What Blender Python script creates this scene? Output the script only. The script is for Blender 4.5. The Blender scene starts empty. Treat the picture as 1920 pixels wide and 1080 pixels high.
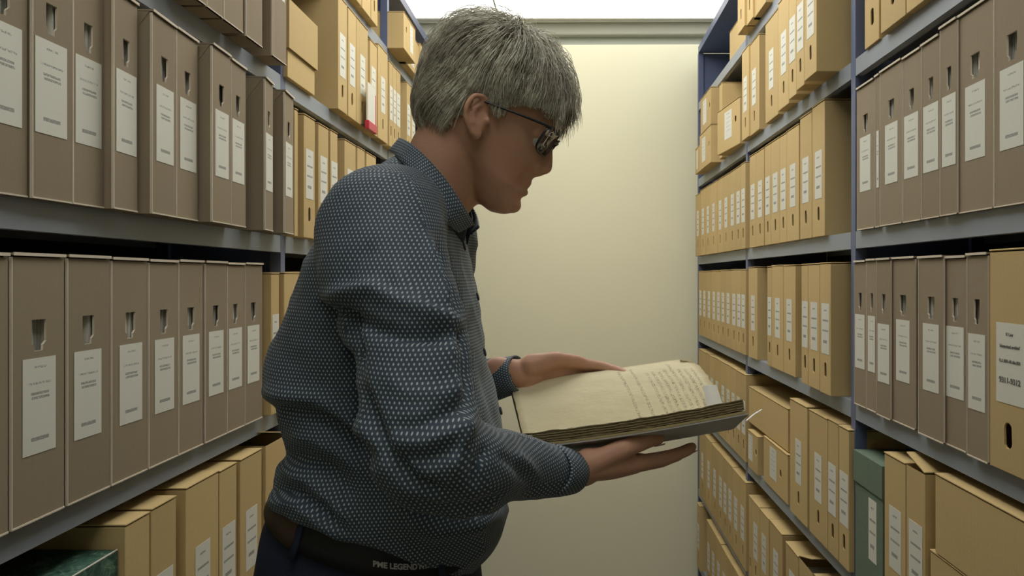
import bpy, bmesh, math, random
from mathutils import Vector, Matrix, noise
import numpy as np

# ---------------------------------------------------------------- camera, world, lights, exposure
scene = bpy.context.scene
COL = scene.collection
F = 1320.0            # focal length in pixels of the 1920 wide frame
VX, VY = 1070.0, 520.0  # where the aisle direction vanishes
ZC = 1.60             # camera height above the floor

cam_d = bpy.data.cameras.new('camera')
cam = bpy.data.objects.new('camera', cam_d)
COL.objects.link(cam)
cam.location = (0, 0, ZC)
cam.rotation_euler = (math.radians(90), 0, 0)
cam_d.sensor_width = 36.0
cam_d.lens = F / 1920 * 36
cam_d.shift_x = -(VX - 960) / 1920
cam_d.shift_y = -(540 - VY) / 1920
cam_d.clip_start = 0.05
scene.camera = cam

world = bpy.data.worlds.new('world')
scene.world = world
world.use_nodes = True
world.node_tree.nodes['Background'].inputs[0].default_value = (0.80, 0.86, 0.95, 1)
world.node_tree.nodes['Background'].inputs[1].default_value = 0.08

def area(name, loc, rot, sx, sy, power, color=(1, 0.97, 0.90), spread=180):
    l = bpy.data.lights.new(name, 'AREA')
    l.shape = 'RECTANGLE'; l.size = sx; l.size_y = sy
    l.energy = power; l.color = color; l.spread = math.radians(spread)
    o = bpy.data.objects.new(name, l); COL.objects.link(o)
    o.location = loc; o.rotation_euler = rot
    return o

# luminous ceiling panels: x0, x1, y0, y1, radiance
PANELS = [(-0.98, -0.387, 3.20, 3.78, 2.5), (-0.385, 0.98, 3.20, 3.78, 2.5),
          (-0.45, 0.45, 1.35, 2.95, 6.0), (-0.45, 0.45, -0.60, 0.75, 2.9), (-0.45, 0.45, -2.00, -1.00, 2.0)]

vs = scene.view_settings
vs.view_transform = 'Standard'
vs.look = 'None'
vs.exposure = 0.0
vs.gamma = 1.0
vs.use_curve_mapping = False

# ---------------------------------------------------------------- helpers
def W(px, py, Y):
    """world point seen at photo pixel px,py at distance Y"""
    return Vector(((px - VX) * Y / F, Y, ZC + (VY - py) * Y / F))

def link(o, parent=None):
    COL.objects.link(o)
    if parent is not None:
        o.parent = parent
    return o

def tag(o, label=None, cat=None, group=None, kind=None):
    if label: o['label'] = label
    if cat: o['category'] = cat
    if group: o['group'] = group
    if kind: o['kind'] = kind
    return o

def obj(name, bm, mats, parent=None, smooth=False):
    me = bpy.data.meshes.new(name)
    bmesh.ops.recalc_face_normals(bm, faces=bm.faces)
    bm.to_mesh(me); bm.free()
    if not isinstance(mats, (list, tuple)): mats = [mats]
    for m in mats: me.materials.append(m)
    if smooth:
        for p in me.polygons: p.use_smooth = True
    return link(bpy.data.objects.new(name, me), parent)

def empty(name, loc, rz=0.0):
    o = bpy.data.objects.new(name, None)
    o.empty_display_size = 0.05
    COL.objects.link(o)
    o.location = loc; o.rotation_euler = (0, 0, rz)
    return o

def bx(bm, x0, x1, y0, y1, z0, z1, mi=0):
    vs_ = [bm.verts.new(p) for p in ((x0,y0,z0),(x1,y0,z0),(x1,y1,z0),(x0,y1,z0),(x0,y0,z1),(x1,y0,z1),(x1,y1,z1),(x0,y1,z1))]
    fs = []
    for idx in ((0,1,5,4),(1,2,6,5),(2,3,7,6),(3,0,4,7),(4,5,6,7),(3,2,1,0)):
        f = bm.faces.new([vs_[i] for i in idx]); f.material_index = mi; fs.append(f)
    return fs

def bevel(o, w=0.001, seg=2, ang=40):
    m = o.modifiers.new('bevel', 'BEVEL')
    m.width = w; m.segments = seg; m.limit_method = 'ANGLE'; m.angle_limit = math.radians(ang)
    return o

# ---------------------------------------------------------------- materials
def newmat(name):
    m = bpy.data.materials.new(name); m.use_nodes = True
    nt = m.node_tree
    return m, nt, nt.nodes['Principled BSDF']

def N(nt, t, **kw):
    n = nt.nodes.new(t)
    for k, v in kw.items():
        if k == 'inp':
            for kk, vv in v.items(): n.inputs[kk].default_value = vv
        else: setattr(n, k, v)
    return n

def mixc(nt, fac, a, b):
    n = nt.nodes.new('ShaderNodeMix'); n.data_type = 'RGBA'
    for i, s in ((0, fac), (6, a), (7, b)):
        if isinstance(s, (int, float)): n.inputs[i].default_value = s
        elif isinstance(s, tuple): n.inputs[i].default_value = s + (1,) if len(s) == 3 else s
        else: nt.links.new(s, n.inputs[i])
    return n.outputs[2]

def math_(nt, op, a, b=None, c=None):
    n = nt.nodes.new('ShaderNodeMath'); n.operation = op
    for i, s in enumerate((a, b, c)):
        if s is None: continue
        if isinstance(s, (int, float)): n.inputs[i].default_value = s
        else: nt.links.new(s, n.inputs[i])
    return n.outputs[0]

def bump(nt, b, h, strength=0.3, dist=0.001):
    n = nt.nodes.new('ShaderNodeBump'); n.inputs['Strength'].default_value = strength; n.inputs['Distance'].default_value = dist
    nt.links.new(h, n.inputs['Height']); nt.links.new(n.outputs[0], b.inputs['Normal'])

def noise_tex(nt, scale, detail=3, rough=0.55, vec=None, dist=0.0):
    n = nt.nodes.new('ShaderNodeTexNoise'); n.inputs['Scale'].default_value = scale
    n.inputs['Detail'].default_value = detail; n.inputs['Roughness'].default_value = rough
    n.inputs['Distortion'].default_value = dist
    if vec is not None: nt.links.new(vec, n.inputs['Vector'])
    return n

def coord(nt, kind='Object', scale=None):
    tc = nt.nodes.new('ShaderNodeTexCoord')
    if scale is None: return tc.outputs[kind]
    mp = nt.nodes.new('ShaderNodeMapping'); mp.inputs['Scale'].default_value = scale
    nt.links.new(tc.outputs[kind], mp.inputs[0])
    return mp.outputs[0]

def cardboard(name, c1, c2, rough=0.85, lines=900, spread=0.10):
    m, nt, b = newmat(name)
    v = coord(nt)
    n = noise_tex(nt, 9, 4, 0.6, v)
    f = noise_tex(nt, 220, 2, 0.5, v)
    info = nt.nodes.new('ShaderNodeObjectInfo')
    c = mixc(nt, n.outputs[0], c1, c2)
    hs = nt.nodes.new('ShaderNodeHueSaturation')
    nt.links.new(c, hs.inputs['Color'])
    val = math_(nt, 'MULTIPLY_ADD', info.outputs['Random'], spread * 2, 1 - spread)
    val2 = math_(nt, 'MULTIPLY_ADD', f.outputs[0], 0.10, math_(nt, 'SUBTRACT', val, 0.05))
    nt.links.new(val2, hs.inputs['Value'])
    nt.links.new(hs.outputs[0], b.inputs['Base Color'])
    b.inputs['Roughness'].default_value = rough
    b.inputs['Specular IOR Level'].default_value = 0.25
    w = N(nt, 'ShaderNodeTexWave', inp={'Scale': lines / 6.28 / 2, 'Distortion': 1.2, 'Detail': 1})
    w.bands_direction = 'X'; nt.links.new(v, w.inputs[0])
    h = math_(nt, 'ADD', math_(nt, 'MULTIPLY', w.outputs[1], 0.35), f.outputs[0])
    bump(nt, b, h, 0.25, 0.0006)
    return m

M = {}
M['brown'] = cardboard('brown_cardboard', (0.275, 0.222, 0.150), (0.315, 0.256, 0.178), spread=0.05)
M['brown_edge'] = cardboard('cut_board_edge', (0.74, 0.67, 0.55), (0.58, 0.50, 0.39), spread=0.05)
M['kraft'] = cardboard('kraft_cardboard', (0.52, 0.385, 0.178), (0.585, 0.435, 0.212), spread=0.07)
M['kraft_edge'] = cardboard('kraft_board_edge', (0.50, 0.35, 0.15), (0.40, 0.27, 0.11), spread=0.05)

def plain(name, c, rough=0.6, spec=0.4, metal=0.0, nscale=30, var=0.08, bumpd=0.0, bscale=200):
    m, nt, b = newmat(name)
    v = coord(nt)
    n = noise_tex(nt, nscale, 4, 0.6, v)
    lo = tuple(x * (1 - var) for x in c); hi = tuple(min(1, x * (1 + var)) for x in c)
    nt.links.new(mixc(nt, n.outputs[0], lo, hi), b.inputs['Base Color'])
    b.inputs['Roughness'].default_value = rough; b.inputs['Specular IOR Level'].default_value = spec
    b.inputs['Metallic'].default_value = metal
    if bumpd:
        n2 = noise_tex(nt, bscale, 3, 0.6, v)
        bump(nt, b, n2.outputs[0], 0.4, bumpd)
    return m

M['steel_blue'] = plain('blue_painted_steel', (0.110, 0.138, 0.240), 0.42, 0.5, nscale=8, var=0.06)
M['steel_grey'] = plain('grey_painted_steel', (0.265, 0.300, 0.345), 0.40, 0.5, nscale=5, var=0.06)
M['back_shade'] = plain('dark_back_shade', (0.035, 0.036, 0.040), 0.7, 0.2)  # near-black colour paints in the darkness of the open rack backs
M['wall'] = plain('cream_wall_paint', (0.82, 0.80, 0.60), 0.8, 0.3, nscale=2, var=0.025, bumpd=0.0004, bscale=120)
M['wall_grey'] = plain('grey_green_wall_paint', (0.50, 0.53, 0.47), 0.8, 0.3, nscale=2, var=0.03)
M['ceiling'] = plain('white_ceiling_paint', (0.86, 0.87, 0.87), 0.8, 0.3, nscale=3, var=0.02)
M['coving'] = plain('grey_cable_duct', (0.42, 0.42, 0.36), 0.6, 0.3, nscale=3, var=0.05)
M['white_paint'] = plain('white_painted_metal', (0.80, 0.80, 0.76), 0.5, 0.4, var=0.02)
M['floor'] = plain('grey_beige_linoleum', (0.17, 0.155, 0.13), 0.45, 0.4, nscale=14, var=0.12)
M['sheet'] = plain('folder_paper', (0.80, 0.78, 0.70), 0.85, 0.2, nscale=60, var=0.12)
M['dark'] = plain('dark_plastic', (0.02, 0.02, 0.022), 0.4, 0.4)
M['red'] = plain('red_plastic', (0.50, 0.025, 0.06), 0.35, 0.5)
M['ink'] = plain('printed_ink', (0.17, 0.17, 0.155), 0.7, 0.2)

def marble_green():
    m, nt, b = newmat('green_marbled_paper')
    v = coord(nt)
    n = noise_tex(nt, 45, 6, 0.7, v, 1.6)
    r = N(nt, 'ShaderNodeValToRGB')
    r.color_ramp.elements[0].position = 0.40; r.color_ramp.elements[0].color = (0.018, 0.060, 0.045, 1)
    r.color_ramp.elements[1].position = 0.62; r.color_ramp.elements[1].color = (0.17, 0.27, 0.19, 1)
    e = r.color_ramp.elements.new(0.52); e.color = (0.06, 0.14, 0.10, 1)
    nt.links.new(n.outputs[0], r.inputs[0]); nt.links.new(r.outputs[0], b.inputs['Base Color'])
    b.inputs['Roughness'].default_value = 0.5
    return m
M['green'] = marble_green()
def green_cloth():
    m, nt, b = newmat('grey_green_book_cloth')
    v = coord(nt)
    n = noise_tex(nt, 60, 6, 0.7, v, 1.0)
    nt.links.new(mixc(nt, n.outputs[0], (0.10, 0.155, 0.115), (0.175, 0.235, 0.175)), b.inputs['Base Color'])
    b.inputs['Roughness'].default_value = 0.7
    return m
M['green_pale'] = green_cloth()

def label_mat(name, bands, base=(0.70, 0.70, 0.62), ink=(0.30, 0.305, 0.275)):
    """white paper with short lines of unreadable small print; bands = (v centre, half height, u0, u1, density)"""
    m, nt, b = newmat(name)
    uv = coord(nt, 'UV')
    sp = nt.nodes.new('ShaderNodeSeparateXYZ'); nt.links.new(uv, sp.inputs[0])
    info = nt.nodes.new('ShaderNodeObjectInfo')
    off = nt.nodes.new('ShaderNodeCombineXYZ')
    nt.links.new(math_(nt, 'MULTIPLY', info.outputs['Random'], 37.0), off.inputs[0])
    nt.links.new(math_(nt, 'MULTIPLY', info.outputs['Random'], 11.0), off.inputs[1])
    add = nt.nodes.new('ShaderNodeVectorMath'); add.operation = 'ADD'
    nt.links.new(uv, add.inputs[0]); nt.links.new(off.outputs[0], add.inputs[1])
    mp = nt.nodes.new('ShaderNodeMapping'); mp.inputs['Scale'].default_value = (30, 42, 1)
    nt.links.new(add.outputs[0], mp.inputs[0])
    nz = noise_tex(nt, 1.0, 3, 0.75, mp.outputs[0])
    total = None
    for (vc, hh, u0, u1, dens) in bands:
        dv = math_(nt, 'ABSOLUTE', math_(nt, 'SUBTRACT', sp.outputs[1], vc))
        inv = math_(nt, 'LESS_THAN', dv, hh)
        du = math_(nt, 'ABSOLUTE', math_(nt, 'SUBTRACT', sp.outputs[0], (u0 + u1) / 2))
        inu = math_(nt, 'LESS_THAN', du, (u1 - u0) / 2)
        thr = math_(nt, 'GREATER_THAN', nz.outputs[0], 1 - dens)
        k = math_(nt, 'MULTIPLY', math_(nt, 'MULTIPLY', inv, inu), thr)
        total = k if total is None else math_(nt, 'MAXIMUM', total, k)
    nz2 = noise_tex(nt, 5, 3, 0.6, uv)
    paper = mixc(nt, nz2.outputs[0], tuple(x * 0.96 for x in base), base)
    nt.links.new(mixc(nt, total, paper, ink), b.inputs['Base Color'])
    b.inputs['Roughness'].default_value = 0.7
    return m
M['label_b'] = label_mat('brown_box_label', [(0.905, 0.012, 0.34, 0.70, 0.50), (0.735, 0.012, 0.16, 0.86, 0.50), (0.630, 0.014, 0.24, 0.78, 0.56), (0.585, 0.014, 0.26, 0.80, 0.56), (0.155, 0.020, 0.24, 0.78, 0.60)])
M['label_y'] = label_mat('kraft_box_label', [(0.86, 0.016, 0.30, 0.66, 0.55), (0.66, 0.018, 0.14, 0.88, 0.62), (0.46, 0.018, 0.12, 0.88, 0.58), (0.24, 0.030, 0.22, 0.72, 0.64)])
M['label_f'] = label_mat('flat_box_label', [(0.9, 0.02, 0.3, 0.7, 0.5), (0.75, 0.012, 0.2, 0.8, 0.5), (0.6, 0.012, 0.2, 0.8, 0.5), (0.45, 0.012, 0.2, 0.8, 0.5), (0.3, 0.012, 0.2, 0.8, 0.5)])
M['label_plain'] = plain('white_label_paper', (0.70, 0.69, 0.60), 0.7, 0.2, var=0.03)

# ---------------------------------------------------------------- room
def struct(name, bm, mat, **k):
    o = obj(name, bm, mat); o['kind'] = 'structure'; return o

bm = bmesh.new(); bx(bm, -2.2, 2.2, -2.2, 4.2, -0.05, 0.0); struct('floor', bm, M['floor'])
bm = bmesh.new(); bx(bm, -2.2, 2.2, -2.2, 4.2, ZC + 1.40, ZC + 1.45); struct('ceiling', bm, M['ceiling'])
bm = bmesh.new(); bx(bm, -2.2, 2.2, 0.0, 0.08, 0.0, 1.237 + ZC)
o = struct('wall_back', bm, M['wall']); o.location = (0, 3.745, 0); o.rotation_euler = (0, 0, math.radians(-0.6))
bm = bmesh.new(); bx(bm, -2.2, 2.2, 0.0, 0.06, 0.0, 1.40 + ZC)
o = struct('wall_back_upper', bm, M['wall_grey']); o.name = 'wall_back_recess'; o.location = (0, 3.90, 0); o.rotation_euler = (0, 0, math.radians(-0.6))
bm = bmesh.new(); bx(bm, -2.2, 2.2, -0.05, 0.0, 1.325 + ZC, 1.395 + ZC)
o = struct('trim_1', bm, M['coving']); o.location = (0, 3.895, 0); o.rotation_euler = (0, 0, math.radians(-0.6)); bevel(o, 0.01, 3)
bm = bmesh.new(); bx(bm, -2.2, 2.2, -0.07, 0.0, 1.392 + ZC, 1.3995 + ZC)
o = struct('trim_2', bm, M['white_paint']); o.location = (0, 3.895, 0); o.rotation_euler = (0, 0, math.radians(-0.6))
bm = bmesh.new(); bx(bm, -2.25, -2.2, -2.2, 4.2, 0.0, 1.40 + ZC); struct('wall_left', bm, M['wall'])
bm = bmesh.new(); bx(bm, 2.2, 2.25, -2.2, 4.2, 0.0, 1.40 + ZC); struct('wall_right', bm, M['wall'])
bm = bmesh.new(); bx(bm, -2.2, 2.2, -2.25, -2.2, 0.0, 1.40 + ZC); struct('wall_front', bm, M['wall'])

def emit(name, c, s):
    m, nt, b = newmat(name)
    b.inputs['Emission Color'].default_value = c + (1,); b.inputs['Emission Strength'].default_value = s
    b.inputs['Base Color'].default_value = (0.8, 0.8, 0.8, 1)
    return m
for i, (x0, x1, y0, y1, rad) in enumerate(PANELS):
    cx, cy = (x0 + x1) / 2, (y0 + y1) / 2
    t = empty('ceiling_light_panel', (cx, cy, ZC + 1.40))
    tag(t, ['white glowing ceiling panel left of the seam, at the cream wall', 'wide white glowing ceiling panel right of the seam, at the cream wall',
            'white glowing ceiling panel over the middle of the aisle', 'white glowing ceiling panel above the camera',
            'white glowing ceiling panel behind the camera'][i], 'ceiling light', 'luminous panels in the ceiling')
    hx, hy = (x1 - x0) / 2, (y1 - y0) / 2
    bm = bmesh.new()
    for (a0, a1, b0, b1) in ((-hx, hx, -hy, -hy + 0.012), (-hx, hx, hy - 0.012, hy), (-hx, -hx + 0.003, -hy + 0.0122, hy - 0.0122), (hx - 0.003, hx, -hy + 0.0122, hy - 0.0122)):
        bx(bm, a0, a1, b0, b1, -0.014, -0.0005)
    obj('frame', bm, M['white_paint'], t)
    bm = bmesh.new(); bx(bm, -hx + 0.0032, hx - 0.0032, -hy + 0.0122, hy - 0.0122, -0.012, -0.0005)
    obj('diffuser', bm, emit('glowing_diffuser_%d' % i, (1, 0.985, 0.93), rad), t)

# ---------------------------------------------------------------- shelving
XR, XL = 0.6625, 0.695
YR = [0.65, 1.65, 2.65, 3.66]
YL = [0.70, 1.70, 2.68, 3.68]
LR = [0.903, 0.508, 0.107, -0.291, -0.690, -1.092, -1.470]
LL = [0.870, 0.485, 0.100, -0.310, -0.712, -1.10, -1.480]
DEPTH = 0.30
def rack(side, y0, y1, levels, top, name_label, xf, panels):
    s = side
    t = empty('shelving_rack', (s * xf, (y0 + y1) / 2, 0))
    tag(t, name_label, 'shelf', 'blue steel racks lining the aisle')
    X0, Yc = s * xf, (y0 + y1) / 2
    def lx(a, b):   # distances into the shelf -> local x range
        return tuple(sorted((s * a, s * b)))
    for z in levels:
        bm = bmesh.new()
        a, b = lx(0.0, 0.0025)
        g = 0.014
        bx(bm, a, b, y0 - Yc + g, y1 - Yc - g, ZC + z - 0.040, ZC + z)         # front lip
        a, b = lx(0.003, DEPTH)
        bx(bm, a, b, y0 - Yc + g, y1 - Yc - g, ZC + z - 0.004, ZC + z)          # shelf plate
        a, b = lx(0.003, 0.018)
        bx(bm, a, b, y0 - Yc + g, y1 - Yc - g, ZC + z - 0.040, ZC + z - 0.037)   # return fold of the lip
        a, b = lx(DEPTH - 0.0025, DEPTH)
        bx(bm, a, b, y0 - Yc + g, y1 - Yc - g, ZC + z - 0.030, ZC + z)
        obj('shelf', bm, M['steel_grey'], t)
    # cover shelf on top
    bm = bmesh.new()
    a, b = lx(0.0, 0.0025); bx(bm, a, b, y0 - Yc + 0.002, y1 - Yc - 0.002, ZC + top, ZC + top + 0.035)
    a, b = lx(0.003, DEPTH); bx(bm, a, b, y0 - Yc + 0.002, y1 - Yc - 0.002, ZC + top + 0.002, ZC + top + 0.008)
    obj('cover_shelf', bm, M['steel_blue'], t)
    for yy, far in panels:
        y = yy - Yc
        bm = bmesh.new()
        a, b = lx(0.004, DEPTH); bx(bm, a, b, y - 0.0012, y + 0.0012, 0.0, ZC + top)
        obj('side_panel', bm, M['steel_blue'], t)
        for d in (0.0, DEPTH - 0.03):
            bm = bmesh.new()
            a, b = lx(d, d + 0.003); bx(bm, a, b, y - 0.0125, y + 0.0125, 0.0, ZC + top)
            a, b = lx(d + 0.003, d + 0.026); bx(bm, a, b, y - 0.0125, y - 0.0100, 0.0, ZC + top)
            a, b = lx(d + 0.003, d + 0.026); bx(bm, a, b, y + 0.0100, y + 0.0125, 0.0, ZC + top)
            obj('post', bm, M['steel_blue'], t)
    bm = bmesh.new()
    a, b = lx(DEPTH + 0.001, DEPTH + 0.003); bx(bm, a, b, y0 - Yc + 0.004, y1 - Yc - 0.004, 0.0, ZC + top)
    obj('back_shade_sheet', bm, M['back_shade'], t)  # added sheet, its colour gives the shade seen in gaps behind the boxes
    return t
RN = ['nearest', 'middle', 'farthest']
for k in range(3):
    rack(1, YR[k], YR[k + 1], LR, 1.162, 'blue and grey steel rack of archive boxes on the right, %s of three' % RN[k], XR, ([(YR[0], 0)] if k == 0 else []) + [(YR[k + 1], 1)])
    rack(-1, YL[k], YL[k + 1], LL, 1.130, 'blue and grey steel rack of archive boxes on the left, %s of three' % RN[k], XL, ([(YL[0], 0)] if k == 0 else []) + [(YL[k + 1], 1)])
# ---------------------------------------------------------------- archive boxes
rnd = random.Random(7)
def place(side, pa, pb, xa, xb=None):
    """front face between photo columns pa and pb (at distances xa, xb from the aisle axis).
    returns centre of the front face, rotation about z, width"""
    if xb is None: xb = xa
    A = Vector((side * xa, xa * F / abs(pa - VX))); B = Vector((side * xb, xb * F / abs(pb - VX)))
    if pa > pb: A, B = B, A       # A image-left, B image-right
    d = B - A
    return (A + B) / 2, math.atan2(d.y, d.x), d.length

def oval(cx, cz, w, h, n=12):
    pts = []
    for i in range(n):
        a = 2 * math.pi * i / n
        c, s = math.cos(a), math.sin(a)
        pts.append((cx + w / 2 * c, cz + (h / 2 - w / 2) * (1 if s > 0 else -1) + w / 2 * s))
    return pts
def keyhole(cx, cz, w, h):
    """die-cut slot, wide at the top and stepping in at the bottom; cz = centre"""
    t, b = cz + h / 2, cz - h / 2
    return [(cx - w/2, t), (cx - w/2, b + h*0.24), (cx - w*0.34, b + h*0.16), (cx - w*0.34, b), (cx + w*0.26, b), (cx + w*0.28, b + h*0.18), (cx + w/2, b + h*0.30), (cx + w/2, t)]

def front_with_hole(bm, x0, x1, z0, z1, y, hole, thick, mi=0, mi_edge=0):
    out = [bm.verts.new((x, y, z)) for x, z in ((x0, z0), (x1, z0), (x1, z1), (x0, z1))]
    inn = [bm.verts.new((x, y, z)) for x, z in hole]
    ed = [bm.edges.new((out[i], out[(i + 1) % 4])) for i in range(4)] + [bm.edges.new((inn[i], inn[(i + 1) % len(inn)])) for i in range(len(inn))]
    r = bmesh.ops.triangle_fill(bm, edges=ed, use_beauty=True)
    for g in r['geom']:
        if isinstance(g, bmesh.types.BMFace): g.material_index = mi
    back = [bm.verts.new((x, y + thick, z)) for x, z in hole]
    for i in range(len(inn)):
        j = (i + 1) % len(inn)
        f = bm.faces.new((inn[i], inn[j], back[j], back[i])); f.material_index = mi_edge
    return out

def uvquad(name, x0, x1, z0, z1, y, mat, parent, thick=0.0004, shear=0.0):
    bm = bmesh.new()
    fs = bx(bm, x0, x1, y - thick, y, z0, z1)
    uvl = bm.loops.layers.uv.new('UVMap')
    for f in bm.faces:
        for l in f.loops:
            l[uvl].uv = ((l.vert.co.x - x0) / (x1 - x0), (l.vert.co.z - z0) / (z1 - z0))
    o = obj(name, bm, mat, parent)
    return o

def papers(parent, w, h, zc, hh, y0, n=5):
    bm = bmesh.new()
    x = -w * 0.42
    while x < w * 0.42:
        t = rnd.uniform(0.0015, 0.005)
        bx(bm, x, x + t, y0 + rnd.uniform(-0.006, 0.003), 0.20, 0.006, min(h - 0.02, zc + hh + 0.04))
        x += t + rnd.uniform(0.0008, 0.005)
    obj('papers', bm, M['sheet'], parent)

def brown_box(w, h, d, t, lab=(0.085, 0.207), lw=0.056, lx=0.0, hole=True, hz=0.236):
    g = 0.0012; hw = w / 2 - g
    bm = bmesh.new()
    for f in bx(bm, -hw + 0.002, hw - 0.002, 0.0035, d, 0.0, h - 0.004): pass
    # open the shell behind the spine board
    fr = [f for f in bm.faces if all(abs(v.co.y - 0.0035) < 1e-6 for v in f.verts)]
    bmesh.ops.delete(bm, geom=fr, context='FACES')
    obj('tray', bm, M['brown'], t)
    bm = bmesh.new()
    hwid = min(0.026, w * 0.27)
    bulge = rnd.uniform(0.0, 0.002)
    pts = keyhole(lx * 0.6, hz, hwid, 0.040) if hole else oval(0, hz, 0.002, 0.004, 8)
    out = front_with_hole(bm, -hw, hw, 0.0, h - 0.006, 0.0, pts, 0.003, 0, 1)
    bk = [bm.verts.new((v.co.x, 0.003, v.co.z)) for v in out]
    for i in range(4):
        j = (i + 1) % 4
        f = bm.faces.new((out[i], out[j], bk[j], bk[i])); f.material_index = 1
    # pale cut rims, slightly proud of the board
    bx(bm, -hw - 0.0004, -hw + 0.0008, -0.0008, 0.003, 0.0, h - 0.006, 1)
    bx(bm, -hw, hw, -0.0012, 0.003, -0.0, 0.0022, 1)
    obj('spine_board', bm, [M['brown'], M['brown_edge']], t)
    bm = bmesh.new()
    # lid flap: a thin board with a pale front rim and short side wings
    bx(bm, -hw, hw, -0.0020, d, h - 0.0035, h - 0.0008, 0)
    bx(bm, -hw, hw, -0.0035, -0.0021, h - 0.0042, h - 0.0002, 1)
    tri = 0.075
    for sx in (-1, 1):
        x = sx * (hw - 0.0009)
        a = [bm.verts.new((x - 0.0006, 0.004, h - 0.004)), bm.verts.new((x - 0.0006, tri, h - 0.004)), bm.verts.new((x - 0.0006, tri, h - 0.10))]
        b = [bm.verts.new((x + 0.0009, 0.004, h - 0.004)), bm.verts.new((x + 0.0009, tri, h - 0.004)), bm.verts.new((x + 0.0009, tri, h - 0.10))]
        bm.faces.new(a); bm.faces.new(b[::-1])
        for i in range(3):
            f = bm.faces.new((a[i], a[(i + 1) % 3], b[(i + 1) % 3], b[i])); f.material_index = 1
    obj('lid_flap', bm, [M['brown'], M['brown_edge']], t)
    if hole: papers(t, w, h, hz, 0.02, 0.012)
    if lab:
        l = min(lw, w - 0.012) / 2
        cx = max(-hw + l + 0.003, min(hw - l - 0.003, lx))
        uvquad('paper_label', cx - l, cx + l, lab[0], lab[1], -0.0002, M['label_b'], t)

def kraft_box(w, h, d, t, lab=(0.100, 0.226), lw=0.052, lx=0.0, hz=0.060, hole=True, lid_open=0.0, hx=None, hs=(0.015, 0.037), lmat='label_y', lid_side=-1):
    g = 0.0010; hw = w / 2 - g
    bm = bmesh.new()
    if hole:
        pts = oval((lx * 0.5 if hx is None else hx), hz, min(hs[0], w * 0.3), hs[1])
        out = front_with_hole(bm, -hw, hw, 0.0, h - 0.0045, 0.0, pts, 0.003, 0, 1)
        bk = [bm.verts.new((v.co.x, d, v.co.z)) for v in out]
        rng = range(4) if not lid_open else (0, 1, 3)
        for i in rng:
            j = (i + 1) % 4; bm.faces.new((out[i], out[j], bk[j], bk[i]))
        bm.faces.new(bk)
    else:
        bx(bm, -hw, hw, 0.0, d, 0.0, h - 0.0045)
    bevel(obj('body', bm, [M['kraft'], M['kraft_edge']], t), 0.0012, 2)
    bm = bmesh.new()
    bx(bm, -hw, hw, -0.0012, d, -0.0026, 0.0)
    bx(bm, -hw, hw, d - 0.002, d, -0.03, -0.0026)
    o = obj('lid_flap', bm, M['kraft'], t)
    bevel(o, 0.0008, 2)
    o.location = (0, 0, h)
    if lid_open:
        # hinged along one long side, other side standing up
        o.location = (lid_side * hw, 0, h)
        for v in o.data.vertices: v.co.x -= lid_side * hw
        o.rotation_euler = (0, lid_side * lid_open, 0)
        papers(t, w, h, h - 0.09, 0.02, 0.02)
    if lab:
        l = min(lw, w - 0.010) / 2
        cx = max(-hw + l + 0.002, min(hw - l - 0.002, lx))
        uvquad('paper_label', cx - l, cx + l, lab[0], lab[1], -0.0002, M[lmat], t)

def lidded_box(w, h, d, t, lid_h, mat, over=0.003, lab=None, lmat='label_y', lid_mat=None):
    hw = w / 2 - 0.001 - over
    bm = bmesh.new(); bx(bm, -hw, hw, over, d - over, 0.0, h - 0.003)
    bevel(obj('body', bm, mat, t), 0.001)
    bm = bmesh.new()
    hw2 = hw + over
    bx(bm, -hw2, hw2, 0.0, d, h - 0.0025, h)
    bx(bm, -hw2, hw2, 0.0, 0.0022, h - lid_h, h - 0.0025)
    bx(bm, -hw2, hw2, d - 0.0022, d, h - lid_h, h - 0.0025)
    bx(bm, -hw2, -hw2 + 0.0022, 0.0022, d - 0.0022, h - lid_h, h - 0.0025)
    bx(bm, hw2 - 0.0022, hw2, 0.0022, d - 0.0022, h - lid_h, h - 0.0025)
    obj('lid', bm, lid_mat or mat, t)
    if lab:
        cx, l, z0, z1 = lab
        uvquad('paper_label', cx - l, cx + l, z0, z1, over - 0.0002, M[lmat], t)

ORD = ['first', 'second', 'third', 'fourth', 'fifth', 'sixth', 'seventh', 'eighth', 'ninth', 'tenth', 'eleventh', 'twelfth']
LEVW = ['top shelf', 'second shelf down', 'third shelf down', 'fourth shelf down', 'fifth shelf down', 'sixth shelf down', 'bottom shelf']
def put(side, lev, pa, pb, xa, xb=None, dz=0.0):
    c, rz, w = place(side, pa, pb, xa, xb)
    z = (LR if side > 0 else LL)[lev] + ZC + dz
    return c, rz, w, z

def row(side, lev, rack_i, kind, h, xf, items, anchor=None, start=0, d=0.27, far_first=True):
    """items: (px_a, px_b[, options]) listed from the far end to the near end of the shelf"""
    sd = 'right' if side > 0 else 'left'
    rk = ['nearest', 'middle', 'farthest'][rack_i]
    colour = 'brown' if kind == 'brown' else 'yellow'
    grp = '%s archive boxes on the %s, %s rack on the %s' % (colour, LEVW[lev], rk, sd)
    for i, it in enumerate(items):
        o = dict(it[2]) if len(it) > 2 else {}
        xa = o.pop('x', xf); xb = o.pop('xb', None)
        hh = o.pop('h', h + rnd.uniform(-0.002, 0.002)); dd = o.pop('d', d)
        label = o.pop('label', None)
        c, rz, w, z = put(side, lev, it[0], it[1], xa, xb)
        t = empty('archive_box', (c.x, c.y, z), rz)
        if label is None:
            label = 'tall %s archive box, %s from the %s, %s, %s %s rack' % (colour, ORD[i + start], anchor or 'far end', LEVW[lev], sd, rk)
        tag(t, label, 'box', grp)
        o.setdefault('lx', rnd.uniform(-0.003, 0.003))
        if kind == 'brown': brown_box(w, hh, dd, t, **o)
        else:
            kraft_box(w, hh, dd, t, **o)

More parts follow.
